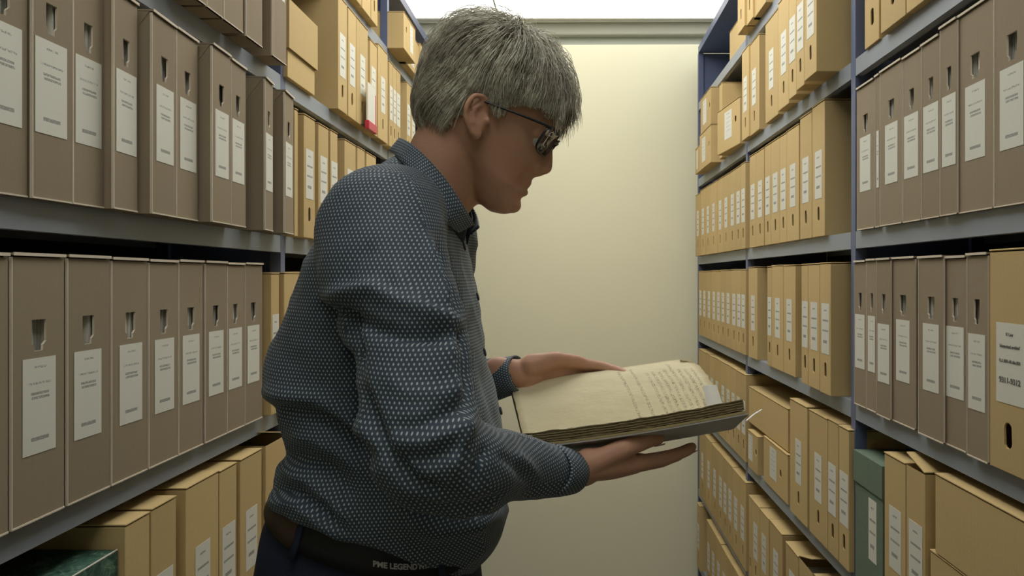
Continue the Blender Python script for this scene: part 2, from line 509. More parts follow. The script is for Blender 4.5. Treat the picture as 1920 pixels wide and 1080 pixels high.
def spans(*b):
    return [(b[i], b[i + 1]) for i in range(len(b) - 1)]

# ------- left side, shelf by shelf
row(-1, 1, 0, 'brown', 0.325, 0.652, [(537, 510, dict(lx=0.0, lab=(0.14, 0.262), label='brown archive box overhanging the blue post, second shelf down, left nearest rack')),
    (492, 461, dict(lx=0.004, lab=(0.175, 0.295))), (456, 419, dict(lab=None)), (418, 387, dict(lab=None)), (386, 350, dict(lab=None))])
row(-1, 2, 0, 'brown', 0.322, 0.66, [
    (550.5, 533, dict(x=0.652, xb=0.642)), (512, 496.5, dict(x=0.652, xb=0.643)), (461, 432, dict(x=0.655, xb=0.651)), (432, 397, dict(x=0.649, xb=0.645)),
    (371, 330, dict(x=0.666, xb=0.662)), (330, 284, dict(x=0.661, xb=0.655)), (258, 212, dict(x=0.669, xb=0.664)),
    (195, 135.5, dict(x=0.678)), (135, 59, dict(x=0.678)), (52, -60, dict(x=0.682, lx=0.006))])
row(-1, 3, 0, 'brown', 0.340, 0.682, [(492, 458.5), (458, 425), (425, 384), (381, 334), (333, 278), (276, 208), (206, 125), (121, 20), (16, -120)])
row(-1, 1, 1, 'yellow', 0.330, 0.668, [(727, 709), (707, 694, dict(h=0.31)), (690, 668.5), (668, 653), (651, 634)])
row(-1, 1, 2, 'yellow', 0.315, 0.668, [(779, 770.5), (770, 763), (751, 743.5), (743, 737), (736.5, 730)])
row(-1, 2, 1, 'yellow', 0.312, 0.668, [(705, 687), (684, 670), (667, 646), (633, 619.5), (616, 597), (591, 569.5), (559, 552, dict(lab=None, hole=False))])
row(-1, 3, 1, 'yellow', 0.322, 0.672, [(562, 532.5), (523.5, 508, dict(lx=0.008))], start=8)
row(-1, 4, 0, 'yellow', 0.342, 0.674, [(541, 498, dict(lid_open=0.22, lid_side=1, lab=None, d=0.25)), (491, 450), (444, 411), (410, 347.5), (331, 282.5, dict(h=0.340)), (281, 233.5, dict(lab=None, h=0.338))])
row(-1, 0, 1, 'yellow', 0.240, 0.672, [(708, 696, dict(lab=(0.11, 0.2))), (695, 679), (678, 660)])

def flat(side, lev, pa, pb, xa, xb, h, label, cat='box', d=0.28, dz=0.0, **k):
    c, rz, w, z = put(side, lev, pa, pb, xa, xb, dz)
    t = empty('flat_archive_box', (c.x, c.y, z), rz)
    tag(t, label, cat)
    kraft_box(w, h, d, t, **k)
    return t
# flat kraft boxes, top shelf of the left farthest rack
flat(-1, 0, 757, 779, 0.633, 0.633, 0.140, 'flat yellow box jutting furthest out of the left top shelf beside the blue post', lab=(0.02, 0.125), lw=0.05, lx=0.03, hx=-0.055, hz=0.085, hs=(0.016, 0.022), lmat='label_f')
flat(-1, 0, 760, 786.5, 0.667, 0.667, 0.150, 'flat yellow box half hidden behind the jutting box on the left top shelf', lab=(0.02, 0.13), lw=0.06, lx=0.0, hx=-0.07, hz=0.08, lmat='label_f')
flat(-1, 0, 787.5, 815, 0.662, 0.662, 0.160, 'flat yellow box on the left top shelf partly hidden by grey hair', lab=(0.02, 0.13), lw=0.075, lx=-0.08, hx=0.04, hz=0.08, lmat='label_f')
# large lidded kraft box at the start of the middle rack
c, rz, w, z = put(-1, 1, 542, 596, 0.678)
t = empty('lidded_box', (c.x, c.y, z), rz)
tag(t, 'wide plain yellow box with a deep overlapping lid, left middle rack near the post', 'box')
lidded_box(w, 0.187, 0.27, t, 0.118, M['kraft'], over=0.006)
# green marbled box, lower left corner
c, rz, w, z = put(-1, 4, 221, -560, 0.682)
t = empty('marbled_box', (c.x, c.y, z), rz)
tag(t, 'dark green marbled box with pale edges at the lower left, under the brown boxes', 'box')
lidded_box(w, 0.302, 0.28, t, 0.10, M['green'])
bm = bmesh.new(); bx(bm, -w/2 + 0.001, w/2 - 0.001, -0.0006, 0.0012, 0.3015, 0.3032); obj('worn_edge', bm, M['label_plain'], t)

# rows carrying on behind the man
def stretch(a, b, n):            # n boxes of even width between two photo columns of the left racks
    ds = [1 / abs(a - VX) + (1 / abs(b - VX) - 1 / abs(a - VX)) * i / n for i in range(n + 1)]
    q = [VX - 1 / d for d in ds]
    return [(q[i + 1], q[i]) for i in range(n)][::-1]
row(-1, 2, 2, 'yellow', 0.318, 0.668, stretch(731, 815, 9))
row(-1, 3, 1, 'yellow', 0.325, 0.672, stretch(566, 722, 8))
row(-1, 3, 2, 'yellow', 0.320, 0.668, stretch(731, 815, 9))
row(-1, 4, 1, 'yellow', 0.330, 0.670, stretch(550, 722, 9))
row(-1, 4, 2, 'yellow', 0.330, 0.668, stretch(731, 815, 9))

# ------- right side
row(1, 0, 1, 'yellow', 0.225, 0.640, [(1383, 1396, dict(x=0.623, lab=None)), (1399, 1411.5, dict(x=0.632, lab=None)), (1412, 1436, dict(x=0.640, lab=None))])
row(1, 1, 0, 'yellow', 0.330, 0.655, [(1621, 1648.5, dict(x=0.657, lab=(0.105, 0.225), lx=0.004)), (1651, 1698, dict(x=0.648)), (1699, 1762, dict(x=0.648))])
row(1, 1, 1, 'yellow', 0.330, 0.64, [(1391, 1404, dict(x=0.640)), (1405.5, 1423.5, dict(x=0.646)), (1435, 1459, dict(x=0.646)), (1459, 1479, dict(x=0.636)), (1479, 1493, dict(x=0.625)), (1493, 1508, dict(x=0.615)), (1508, 1531, dict(x=0.606))])
row(1, 2, 0, 'brown', 0.326, 0.655, [(1607, 1639.5), (1641, 1650, dict(x=0.657, hole=False)), (1650.5, 1691, dict(x=0.653)), (1693, 1727), (1727.5, 1762, dict(x=0.653)), (1762.5, 1795, dict(x=0.651, h=0.333)), (1796, 1862, dict(h=0.334)), (1863.5, 1935, dict(h=0.336))])
row(1, 2, 1, 'yellow', 0.334, 0.652, [(1405.5, 1417), (1417, 1432.5), (1434, 1445.5), (1445.5, 1462), (1462, 1475), (1475, 1498), (1500, 1522, dict(h=0.345)), (1522.5, 1546.5, dict(h=0.352))])
row(1, 2, 2, 'yellow', 0.322, 0.648, [(1304, 1313, dict(x=0.637, h=0.31)), (1313, 1323, dict(x=0.64)), (1323, 1332, dict(x=0.642)), (1332, 1343.5, dict(x=0.643)), (1345, 1355.5), (1355.5, 1367), (1367, 1379), (1379, 1389), (1389, 1397.5)])
row(1, 3, 0, 'brown', 0.330, 0.655, [(1602, 1624), (1625, 1643), (1643.5, 1670, dict(x=0.650, lab=(0.072, 0.194))), (1671.5, 1716), (1722, 1769.5, dict(x=0.650)), (1770.5, 1812.5), (1813, 1853, dict(x=0.650, lab=(0.078, 0.200)))])
row(1, 3, 1, 'yellow', 0.328, 0.650, [(1403.5, 1420, dict(x=0.655)), (1438.5, 1447, dict(x=0.653)), (1447, 1468.5, dict(x=0.653)), (1469, 1491.5, dict(x=0.653)), (1502.5, 1515.5, dict(x=0.640)), (1515.5, 1537, dict(x=0.638)), (1537, 1557.6, dict(x=0.635))])
row(1, 3, 2, 'yellow', 0.322, 0.652, [(a, b) for a, b in spans(1309.8, 1317, 1325, 1334, 1343, 1351, 1360, 1371, 1381, 1389.5, 1398.5)])
row(1, 4, 1, 'yellow', 0.333, 0.650, [(1481, 1513.5), (1517, 1551.5), (1552, 1572, dict(lx=-0.006)), (1572.5, 1592)], anchor='stacked flat boxes')
row(1, 4, 2, 'yellow', 0.328, 0.652, [(a, b) for a, b in spans(1309.8, 1316.5, 1323.5, 1330.5, 1339, 1350, 1361, 1370, 1380, 1389.5, 1398.5)])
row(1, 5, 1, 'yellow', 0.300, 0.650, [(1404, 1409.5, dict(lab=None)), (1409.5, 1424), (1424.5, 1441.5), (1443, 1467), (1473, 1497, dict(h=0.295)), (1498, 1524, dict(lab=None, lid_open=0.3, lid_side=-1)), (1526, 1556, dict(lab=None))])
row(1, 5, 2, 'yellow', 0.330, 0.650, [(a, b) for a, b in spans(1311, 1323, 1334, 1346.5, 1355.5, 1364, 1373.5, 1386.5, 1398.5)])
row(1, 6, 2, 'yellow', 0.325, 0.645, [(1307, 1312)] + [(a, b) for a, b in spans(1325, 1332.5, 1343, 1352, 1363, 1374, 1386, 1396)])

# small flat boxes, second shelf of the right farthest rack
flat(1, 1, 1303.5, 1311, 0.617, 0.617, 0.125, 'low yellow box closest to the cream wall, second shelf down on the right', lab=(0.02, 0.11), lw=0.04, hz=0.06, hs=(0.012, 0.02), lmat='label_f')
flat(1, 1, 1311.5, 1333, 0.616, 0.618, 0.168, 'lower of two stacked square yellow boxes near the cream wall, right side', lab=(0.03, 0.14), lw=0.08, lx=-0.03, hx=0.09, hz=0.09, hs=(0.018, 0.022), lmat='label_f')
flat(1, 1, 1313.5, 1333, 0.616, 0.618, 0.165, 'upper of two stacked square yellow boxes near the cream wall, right side', dz=0.169, lab=(0.03, 0.14), lw=0.08, lx=-0.02, hx=0.09, hz=0.09, hs=(0.018, 0.022), lmat='label_f')
flat(1, 1, 1348.5, 1354, 0.640, 0.640, 0.318, 'narrow upright yellow box standing between square boxes, second shelf on the right', lab=None, hole=False)
flat(1, 1, 1345, 1387.5, 0.612, 0.642, 0.180, 'square yellow box with a big white label beside the second right post', lab=(0.045, 0.155), lw=0.085, lx=0.0, hx=0.085, hz=0.105, hs=(0.018, 0.024), lmat='label_f', d=0.25)
flat(1, 0, 1368, 1398.5, 0.668, 0.668, 0.125, 'plain yellow box under the cover shelf on the top right, farthest rack', lab=None, hole=False, d=0.25)
# fifth shelf, right middle rack: two low boxes with a third laid across them
flat(1, 4, 1402.5, 1420.5, 0.650, 0.650, 0.135, 'small square yellow box beneath the tilted box, nearer the cream wall', lab=(0.03, 0.12), lw=0.06, lx=-0.03, hx=0.045, hz=0.075, hs=(0.016, 0.022), lmat='label_f')
flat(1, 4, 1431.5, 1477, 0.657, 0.657, 0.152, 'wider square yellow box beneath the tilted box, beside the tall upright boxes', lab=(0.035, 0.135), lw=0.075, lx=-0.02, hx=0.06, hz=0.075, hs=(0.018, 0.024), lmat='label_f')
t = flat(1, 4, 1404, 1477.5, 0.660, 0.664, 0.132, 'plain yellow box laid across two smaller boxes, fifth shelf down, right middle rack', dz=0.156, lab=None, hole=False, d=0.24)
t.rotation_euler.x = 0.0
# fifth shelf, right nearest rack
c, rz, w, z = put(1, 4, 1600, 1654, 0.655)
t = empty('lidded_box', (c.x, c.y, z), rz)
tag(t, 'grey green cloth box with a shallow lid beside the near right post', 'box')
lidded_box(w, 0.292, 0.28, t, 0.070, M['green_pale'], lab=(0.022, 0.020, 0.07, 0.205), lid_mat=M['green_pale'])
row(1, 4, 0, 'yellow', 0.330, 0.652, [(1658, 1698, dict(x=0.652)), (1699, 1735, dict(x=0.652, lid_open=0.30, lid_side=1, d=0.25))], anchor='grey green box')
flat(1, 4, 1744, 1985, 0.652, 0.652, 0.198, 'plain yellow box supporting the large one at the lower right corner', lab=None, hole=False)
flat(1, 4, 1753, 1985, 0.650, 0.650, 0.142, 'large plain yellow box at the lower right corner, lying on another', dz=0.200, lab=None, hole=False)
# the yellow box among the brown ones, with legible number
c, rz, w, z = put(1, 3, 1855, 1960, 0.650)
t = empty('archive_box', (c.x, c.y, z), rz)
tag(t, 'wide yellow archive box numbered 9311-9312 beside the brown boxes at the right edge', 'box')
kraft_box(w, 0.334, 0.27, t, lab=None, hx=-0.018, hz=0.055, hs=(0.018, 0.038))
lx0, lx1 = -0.046, 0.020
lb = uvquad('paper_label', lx0, lx1, 0.103, 0.223, -0.0002, M['label_plain'], t)
def text(name, s, x, z, size, parent, y=-0.0010, mat='ink', bold=0.0, align='CENTER', rot=(math.pi / 2, 0, 0)):
    cu = bpy.data.curves.new(name, 'FONT'); cu.body = s; cu.size = size; cu.align_x = align; cu.align_y = 'CENTER'; cu.extrude = 0.0002; cu.offset = bold
    tmp = bpy.data.objects.new(name + '_tmp', cu); COL.objects.link(tmp)
    dg = bpy.context.evaluated_depsgraph_get()
    me = bpy.data.meshes.new_from_object(tmp.evaluated_get(dg))
    me.name = name
    bpy.data.objects.remove(tmp)
    me.materials.clear(); me.materials.append(M[mat])
    o = bpy.data.objects.new(name, me); link(o, parent)
    o.location = (x, y, z); o.rotation_euler = rot
    return o
xm = (lx0 + lx1) / 2
text('printed_number', '9311-9312', xm, 0.137, 0.0118, lb, bold=0.0002)
text('printed_line', 'K Lier', xm, 0.206, 0.0070, lb)
text('printed_line', 'Notarieel archief', xm, 0.188, 0.0068, lb, bold=0.0001)
text('printed_line', '13.1.009-40 din.001', xm, 0.166, 0.0064, lb, bold=0.0001)

# red and white marker standing on the left shelf, in front of the yellow boxes
c, rz, w, z = put(-1, 1, 690, 705, 0.645)
t = empty('shelf_marker', (c.x, c.y, z - 0.012), rz)
tag(t, 'white card marker with red edge and red foot hooked on the left shelf', 'marker')
bm = bmesh.new(); bx(bm, -w/2, w/2 - 0.006, 0.0, 0.006, 0.028, 0.150); bevel(obj('card', bm, M['label_plain'], t), 0.001)
bm = bmesh.new(); bx(bm, w/2 - 0.0055, w/2, -0.001, 0.007, 0.028, 0.128); bevel(obj('red_edge', bm, M['red'], t), 0.001)
bm = bmesh.new(); bx(bm, -w/2 - 0.002, w/2, -0.004, 0.010, 0.0, 0.0275); bevel(obj('red_foot', bm, M['red'], t), 0.002)
bm = bmesh.new(); bx(bm, -w/2, w/2 - 0.02, 0.0105, 0.052, 0.0125, 0.0150); obj('hook', bm, M['dark'], t)
# ---------------------------------------------------------------- the reading man
from mathutils.bvhtree import BVHTree
YM = 0.93                                  # distance of his middle plane
def lerp(a, b, t): return a + (b - a) * t
def interp(x, xs, ys): return float(np.interp(x, xs, ys))

def catmull(pts, n=6):
    pts = [np.array(p, float) for p in pts]
    P = [2 * pts[0] - pts[1]] + pts + [2 * pts[-1] - pts[-2]]
    out = []
    for i in range(1, len(P) - 2):
        for k in range(n):
            t = k / n
            out.append(0.5 * ((2 * P[i]) + (-P[i-1] + P[i+1]) * t + (2*P[i-1] - 5*P[i] + 4*P[i+1] - P[i+2]) * t*t + (-P[i-1] + 3*P[i] - 3*P[i+1] + P[i+2]) * t**3))
    out.append(P[-2])
    return out

def tube(bm, pts, radii, seg=16, n=5, flat=1.0, up=(0, 0, 1), caps=True):
    """closed tapered tube through pts (world), rounded ends; flat scales the radius along 'up'"""
    rows = [list(p) + [r] for p, r in zip(pts, radii)]
    sm = catmull(rows, n) if len(rows) > 2 else [np.array(r, float) for r in rows]
    if len(rows) == 2:
        sm = [sm[0] * (1 - t) + sm[1] * t for t in np.linspace(0, 1, n + 1)]
    C = [s[:3] for s in sm]; R = [max(1e-4, s[3]) for s in sm]
    T = []
    for i in range(len(C)):
        a = C[max(0, i - 1)]; b = C[min(len(C) - 1, i + 1)]
        T.append((b - a) / (np.linalg.norm(b - a) + 1e-12))
    if caps:
        C0, R0, T0 = [], [], []
        for k in (80, 60, 35, 15):
            a = math.radians(k); C0.append(C[0] - T[0] * R[0] * math.sin(a)); R0.append(R[0] * math.cos(a)); T0.append(T[0])
        C1, R1, T1 = [], [], []
        for k in (15, 35, 60, 80):
            a = math.radians(k); C1.append(C[-1] + T[-1] * R[-1] * math.sin(a)); R1.append(R[-1] * math.cos(a)); T1.append(T[-1])
        C = C0 + C + C1; R = R0 + R + R1; T = T0 + T + T1
    upv = np.array(up, float)
    rings = []
    for c, r, t in zip(C, R, T):
        u = upv - t * np.dot(upv, t)
        if np.linalg.norm(u) < 1e-3: u = np.array((1.0, 0, 0)) - t * t[0]
        u /= np.linalg.norm(u); v = np.cross(t, u)
        rings.append([bm.verts.new(tuple(c + u * r * flat * math.cos(2*math.pi*k/seg) + v * r * math.sin(2*math.pi*k/seg))) for k in range(seg)])
    for a, b in zip(rings[:-1], rings[1:]):
        for k in range(seg):
            bm.faces.new((a[k], a[(k+1) % seg], b[(k+1) % seg], b[k]))
    bm.faces.new(rings[0][::-1]); bm.faces.new(rings[-1])
    return rings

def ball(bm, c, r, sc=(1, 1, 1), rot=None, seg=16):
    res = bmesh.ops.create_uvsphere(bm, u_segments=seg, v_segments=seg // 2 + 2, radius=r)
    m = Matrix.Translation(Vector(c)) @ (rot.to_4x4() if rot is not None else Matrix.Identity(4)) @ Matrix.Diagonal((sc[0], sc[1], sc[2], 1))
    bmesh.ops.transform(bm, matrix=m, verts=res['verts'])

def loft(bm, rings, cap=True):
    vr = [[bm.verts.new(tuple(p)) for p in r] for r in rings]
    n = len(vr[0])
    for a, b in zip(vr[:-1], vr[1:]):
        for k in range(n): bm.faces.new((a[k], a[(k+1) % n], b[(k+1) % n], b[k]))
    if cap:
        bm.faces.new(vr[0][::-1]); bm.faces.new(vr[-1])
    return vr

def remeshed(bm, voxel, smooth_iter=4, factor=0.5, name='tmp'):
    me = bpy.data.meshes.new(name)
    bmesh.ops.recalc_face_normals(bm, faces=bm.faces)
    bm.to_mesh(me); bm.free()
    o = bpy.data.objects.new(name, me); COL.objects.link(o)
    r = o.modifiers.new('r', 'REMESH'); r.mode = 'VOXEL'; r.voxel_size = voxel; r.adaptivity = 0
    if smooth_iter:
        s = o.modifiers.new('s', 'SMOOTH'); s.factor = factor; s.iterations = smooth_iter
    dg = bpy.context.evaluated_depsgraph_get()
    out = bpy.data.meshes.new_from_object(o.evaluated_get(dg))
    bpy.data.objects.remove(o)
    for p in out.polygons: p.use_smooth = True
    return out

# --- skin, cloth and hair materials
def skin_mat():
    m, nt, b = newmat('skin')
    v = coord(nt)
    n = noise_tex(nt, 14, 4, 0.6, v); n2 = noise_tex(nt, 90, 3, 0.6, v)
    c = mixc(nt, n.outputs[0], (0.46, 0.240, 0.155), (0.60, 0.355, 0.245))
    c2 = mixc(nt, math_(nt, 'MULTIPLY', n2.outputs[0], 0.25), c, (0.36, 0.17, 0.12))
    nt.links.new(c2, b.inputs['Base Color'])
    b.inputs['Roughness'].default_value = 0.58
    b.inputs['Specular IOR Level'].default_value = 0.35
    b.inputs['Subsurface Weight'].default_value = 0.12
    b.inputs['Subsurface Radius'].default_value = (0.010, 0.004, 0.002)
    b.inputs['Subsurface Scale'].default_value = 0.6
    n3 = noise_tex(nt, 480, 3, 0.6, v); n4 = noise_tex(nt, 70, 3, 0.6, coord(nt, 'Object', (1, 1, 2.4)))
    h = math_(nt, 'ADD', math_(nt, 'MULTIPLY', n3.outputs[0], 0.4), n4.outputs[0])
    bump(nt, b, h, 0.35, 0.0010)
    return m
M['skin'] = skin_mat()

def shirt_mat(name='dotted_shirt_cloth', sp=0.0045, rad=0.00082):
    m, nt, b = newmat(name)
    uv = coord(nt, 'UV')
    sx = nt.nodes.new('ShaderNodeSeparateXYZ'); nt.links.new(uv, sx.inputs[0])
    hgt = sp * 0.866
    def dots(ox, oy):
        a = math_(nt, 'ADD', math_(nt, 'DIVIDE', sx.outputs[0], sp), 50.0 + ox)
        c = math_(nt, 'ADD', math_(nt, 'DIVIDE', sx.outputs[1], 2 * hgt), 50.0 + oy)
        fx = math_(nt, 'MULTIPLY', math_(nt, 'SUBTRACT', math_(nt, 'FRACT', a), 0.5), sp)
        fy = math_(nt, 'MULTIPLY', math_(nt, 'SUBTRACT', math_(nt, 'FRACT', c), 0.5), 2 * hgt)
        return math_(nt, 'SQRT', math_(nt, 'ADD', math_(nt, 'MULTIPLY', fx, fx), math_(nt, 'MULTIPLY', math_(nt, 'MULTIPLY', fy, fy), 0.55)))
    d = math_(nt, 'MINIMUM', dots(0, 0), dots(0.5, 0.5))
    mr = N(nt, 'ShaderNodeMapRange', inp={'From Min': rad * 0.75, 'From Max': rad * 1.25, 'To Min': 1.0, 'To Max': 0.0})
    nt.links.new(d, mr.inputs[0])
    n = noise_tex(nt, 30, 3, 0.6, uv)
    base = mixc(nt, n.outputs[0], (0.026, 0.041, 0.064), (0.038, 0.058, 0.088))
    nt.links.new(mixc(nt, mr.outputs[0], base, (0.36, 0.44, 0.46)), b.inputs['Base Color'])
    b.inputs['Roughness'].default_value = 0.75
    b.inputs['Sheen Weight'].default_value = 0.06
    b.inputs['Sheen Roughness'].default_value = 0.5
    f = noise_tex(nt, 900, 2, 0.5, uv)
    bump(nt, b, math_(nt, 'ADD', f.outputs[0], math_(nt, 'MULTIPLY', mr.outputs[0], 0.5)), 0.25, 0.0006)
    return m
M['shirt'] = shirt_mat()
M['shirt_inner'] = plain('plain_navy_lining', (0.018, 0.024, 0.036), 0.8, 0.2, nscale=200, var=0.1)
M['denim'] = plain('dark_blue_denim', (0.016, 0.022, 0.045), 0.8, 0.2, nscale=350, var=0.35, bumpd=0.0006, bscale=700)
M['belt'] = plain('black_leather', (0.009, 0.009, 0.010), 0.62, 0.25, nscale=60, var=0.2, bumpd=0.0005, bscale=260)
M['patch'] = plain('brown_leather', (0.050, 0.030, 0.017), 0.55, 0.3, nscale=40, var=0.25, bumpd=0.0006, bscale=200)
M['print'] = plain('grey_print', (0.34, 0.34, 0.33), 0.6, 0.3)
M['frame'] = plain('dark_glasses_frame', (0.012, 0.014, 0.020), 0.25, 0.5)
M['shoe'] = plain('dark_shoe_leather', (0.02, 0.017, 0.015), 0.5, 0.4)
def glass_mat():
    m, nt, b = newmat('spectacle_glass')
    b.inputs['Base Color'].default_value = (0.90, 0.94, 1, 1); b.inputs['Roughness'].default_value = 0.02
    b.inputs['Transmission Weight'].default_value = 1.0; b.inputs['IOR'].default_value = 1.45
    return m
M['glass'] = glass_mat()
def hair_mat(tone=1.0, nm='grey_hair'):
    m, nt, b = newmat(nm)
    info = nt.nodes.new('ShaderNodeObjectInfo')
    v = coord(nt)
    n = noise_tex(nt, 55, 3, 0.7, v); n2 = noise_tex(nt, 260, 2, 0.6, v)
    f = math_(nt, 'ADD', math_(nt, 'MULTIPLY', n.outputs[0], 0.6), math_(nt, 'MULTIPLY', n2.outputs[0], 0.4))
    r = N(nt, 'ShaderNodeValToRGB')
    r.color_ramp.elements[0].position = 0.38; r.color_ramp.elements[0].color = (0.38, 0.335, 0.27, 1)
    r.color_ramp.elements[1].position = 0.60; r.color_ramp.elements[1].color = (0.86, 0.80, 0.67, 1)
    nt.links.new(f, r.inputs[0]); nt.links.new(mixc(nt, 1.0, r.outputs[0], r.outputs[0]), b.inputs['Base Color'])
    for el in r.color_ramp.elements: el.color = tuple(min(0.95, c * tone) for c in el.color[:3]) + (1,)
    b.inputs['Roughness'].default_value = 0.45
    b.inputs['Specular IOR Level'].default_value = 0.45
    return m
M['hair'] = hair_mat(1.0, 'grey_hair')
M['hair_light'] = hair_mat(1.22, 'pale_grey_hair')
M['hair_dark'] = hair_mat(0.74, 'dark_grey_hair')

# --- head loft from the photographed profile, cut into slices across a head axis leaning 27 degrees
TH = math.radians(27)
FWD = np.array((math.cos(TH), 0, -math.sin(TH))); UPV = np.array((math.sin(TH), 0, math.cos(TH)))
HO = np.array(W(905, 225, YM))
def fu(px, py):
    d = np.array(W(px, py, YM)) - HO
    return float(d @ FWD), float(d @ UPV)
def hw(f, u, l=0.0): return HO + FWD * f + UPV * u + np.array((0, -l, 0))
OUT = [(1052,180),(1055,212),(1049,240),(1036,264),(1022,288),(1008,316),(1001,331),(993,343),(981,351),(984,360),(975,373),(972,386),(964,397),(946,402),(918,396),(890,374),
       (876,340),(866,300),(848,268),(815,262),(795,235),(790,190),(801,145),(823,105),(858,74),(905,58),(955,60),(1000,82),(1035,125)]
OFU = np.array([fu(*p) for p in OUT])
def cut0(u):
    fs = []
    for i in range(len(OFU)):
        a, b = OFU[i], OFU[(i + 1) % len(OFU)]
        if (a[1] - u) * (b[1] - u) <= 0 and abs(a[1] - b[1]) > 1e-9:
            fs.append(a[0] + (b[0] - a[0]) * (u - a[1]) / (b[1] - a[1]))
    return (min(fs), max(fs)) if len(fs) >= 2 else None
UMIN, UMAX = OFU[:, 1].min(), OFU[:, 1].max()
_us = np.linspace(UMIN + 1e-4, UMAX - 1e-4, 240)
_bf = np.array([cut0(u) for u in _us])
_k = np.exp(-((np.arange(-28, 29) * (_us[1] - _us[0])) / 0.010) ** 2); _k /= _k.sum()
_bb = np.convolve(np.pad(_bf[:, 0], 28, mode='edge'), _k, mode='valid')
_wb = np.clip((0.075 - _us) / 0.02, 0, 1) * np.clip((_us - UMIN) / 0.015, 0, 1)
_bf[:, 0] = _bf[:, 0] * (1 - _wb) + _bb * _wb
def cut(u): return float(np.interp(u, _us, _bf[:, 0])), float(np.interp(u, _us, _bf[:, 1]))
WU = [UMIN, UMIN + 0.008, -0.075, -0.055, -0.03, 0.0, 0.03, 0.06, 0.085, 0.105, 0.115, UMAX]
WW = [0.014, 0.026, 0.040, 0.051, 0.060, 0.067, 0.072, 0.074, 0.068, 0.050, 0.034, 0.006]
_WD = np.array(catmull(list(zip(WU, WW)), 8))
def head_rings(n=64, levels=46, grow=0.0):
    rings = []
    for k in range(levels):
        s = k / (levels - 1); s = 0.5 - 0.5 * math.cos(math.pi * (0.03 + 0.94 * s))
        u = UMIN + (UMAX - UMIN) * s
        c = cut(u)
        if c is None: continue
        b, f = c
        w = interp(u, _WD[:, 0], _WD[:, 1]) + grow; b -= grow; f += grow
        fc = b + (f - b) * 0.46
        ring = []
        for i in range(n):
            a = 2 * math.pi * i / n
            ca, sa = math.cos(a), math.sin(a)
            rr = (f - fc) if ca > 0 else (fc - b)
            e = 0.86 if ca > 0 else 0.95
            ff = fc + rr * math.copysign(abs(ca) ** e, ca)
            ll = w * math.copysign(abs(sa) ** 0.92, sa)
            # eye sockets
            de = ((abs(ll) - 0.033) / 0.015) ** 2 + ((u - 0.008) / 0.011) ** 2
            if ca > 0: ff -= 0.010 * ca * math.exp(-de)
            # cheek bone and a shallow hollow under it
            dc = ((abs(ll) - 0.050) / 0.016) ** 2 + ((u + 0.018) / 0.013) ** 2
            if ca > 0: ff += 0.004 * ca * math.exp(-dc)
            dn = ((abs(ll) - 0.024) / 0.006) ** 2 + ((u + 0.052) / 0.016) ** 2
            if ca > 0: ff -= 0.003 * ca * math.exp(-dn)
            ring.append(hw(ff, u + grow * (1 if u > 0.05 else 0), ll))
        rings.append(ring)
    return rings

bmB = bmesh.new()
loft(bmB, head_rings())
# nose
def H(px, py, l=0.0):                 # point on the near side of the head seen at px,py when it sticks out l from the middle
    return np.array(W(px, py, YM)) + np.array((0, -l, 0))
def Hn(px, py, l): return np.array(W(px, py, YM - l))
tube(bmB, [H(1030, 264), H(1027, 280), H(1025, 297), H(1022, 313)], [0.0065, 0.0070, 0.0085, 0.0100])
tube(bmB, [H(1022, 312), H(1008, 320)], [0.0100, 0.0085])
tube(bmB, [H(1020, 268), H(1014, 292), H(1006, 314)], [0.009, 0.012, 0.013])
for s in (-1, 1):
    ball(bmB, H(1009, 317, s * 0.0115), 0.0072, (1.1, 0.9, 0.9))
    ball(bmB, H(1001, 311, s * 0.012), 0.0070)
# lips
for (a, b, r) in (((991, 344), (969, 346), 0.0044), ((984, 361), (966, 358), 0.0050)):
    tube(bmB, [H(b[0], b[1], -0.024), H((a[0] + b[0]) / 2, (a[1] + b[1]) / 2, -0.016), H(a[0], a[1], 0), H((a[0] + b[0]) / 2, (a[1] + b[1]) / 2, 0.016), H(b[0], b[1], 0.024)],
         [0.0020, r * 0.85, r, r * 0.85, 0.0020], n=4)
# eyelids (he looks down) and brow ridge
for s in (-1, 1):
    ball(bmB, hw(fu(1022, 268)[0] - 0.012, 0.010, s * 0.031), 0.0125, (1, 1.1, 1))
    tube(bmB, [hw(fu(1046, 248)[0] - 0.010, 0.026, s * 0.014), hw(fu(1046, 248)[0] - 0.014, 0.028, s * 0.032), hw(fu(1046, 248)[0] - 0.030, 0.022, s * 0.050)], [0.006, 0.006, 0.004])
# chin ball
ball(bmB, H(962, 384), 0.014, (0.8, 1.3, 0.8))
# ears
for s in (1, -1):
    def E(px, py, l):
        p = Hn(px, py, l)
        if s < 0: p[1] = 2 * YM - p[1]
        return p
    tube(bmB, [E(913, 212, 0.070), E(917, 194, 0.074), E(906, 181, 0.081), E(889, 180, 0.087), E(876, 196, 0.090), E(873, 219, 0.088), E(879, 240, 0.083), E(887, 253, 0.078)],
         [0.0028, 0.0032, 0.0036, 0.0038, 0.0038, 0.0036, 0.0034, 0.0040], seg=10)
    ball(bmB, E(892, 251, 0.075), 0.0078, (1, 0.55, 1.05))
    tube(bmB, [E(905, 193, 0.078), E(890, 203, 0.082), E(887, 224, 0.081), E(895, 240, 0.078)], [0.0030, 0.0034, 0.0034, 0.003], seg=10)
    ball(bmB, E(914, 227, 0.074), 0.0048, (0.8, 0.8, 1.2))
    ball(bmB, E(893, 216, 0.071), 0.019, (0.80, 0.36, 1.35))
    tube(bmB, [E(900, 205, 0.060), E(897, 235, 0.060)], [0.016, 0.014], seg=12)
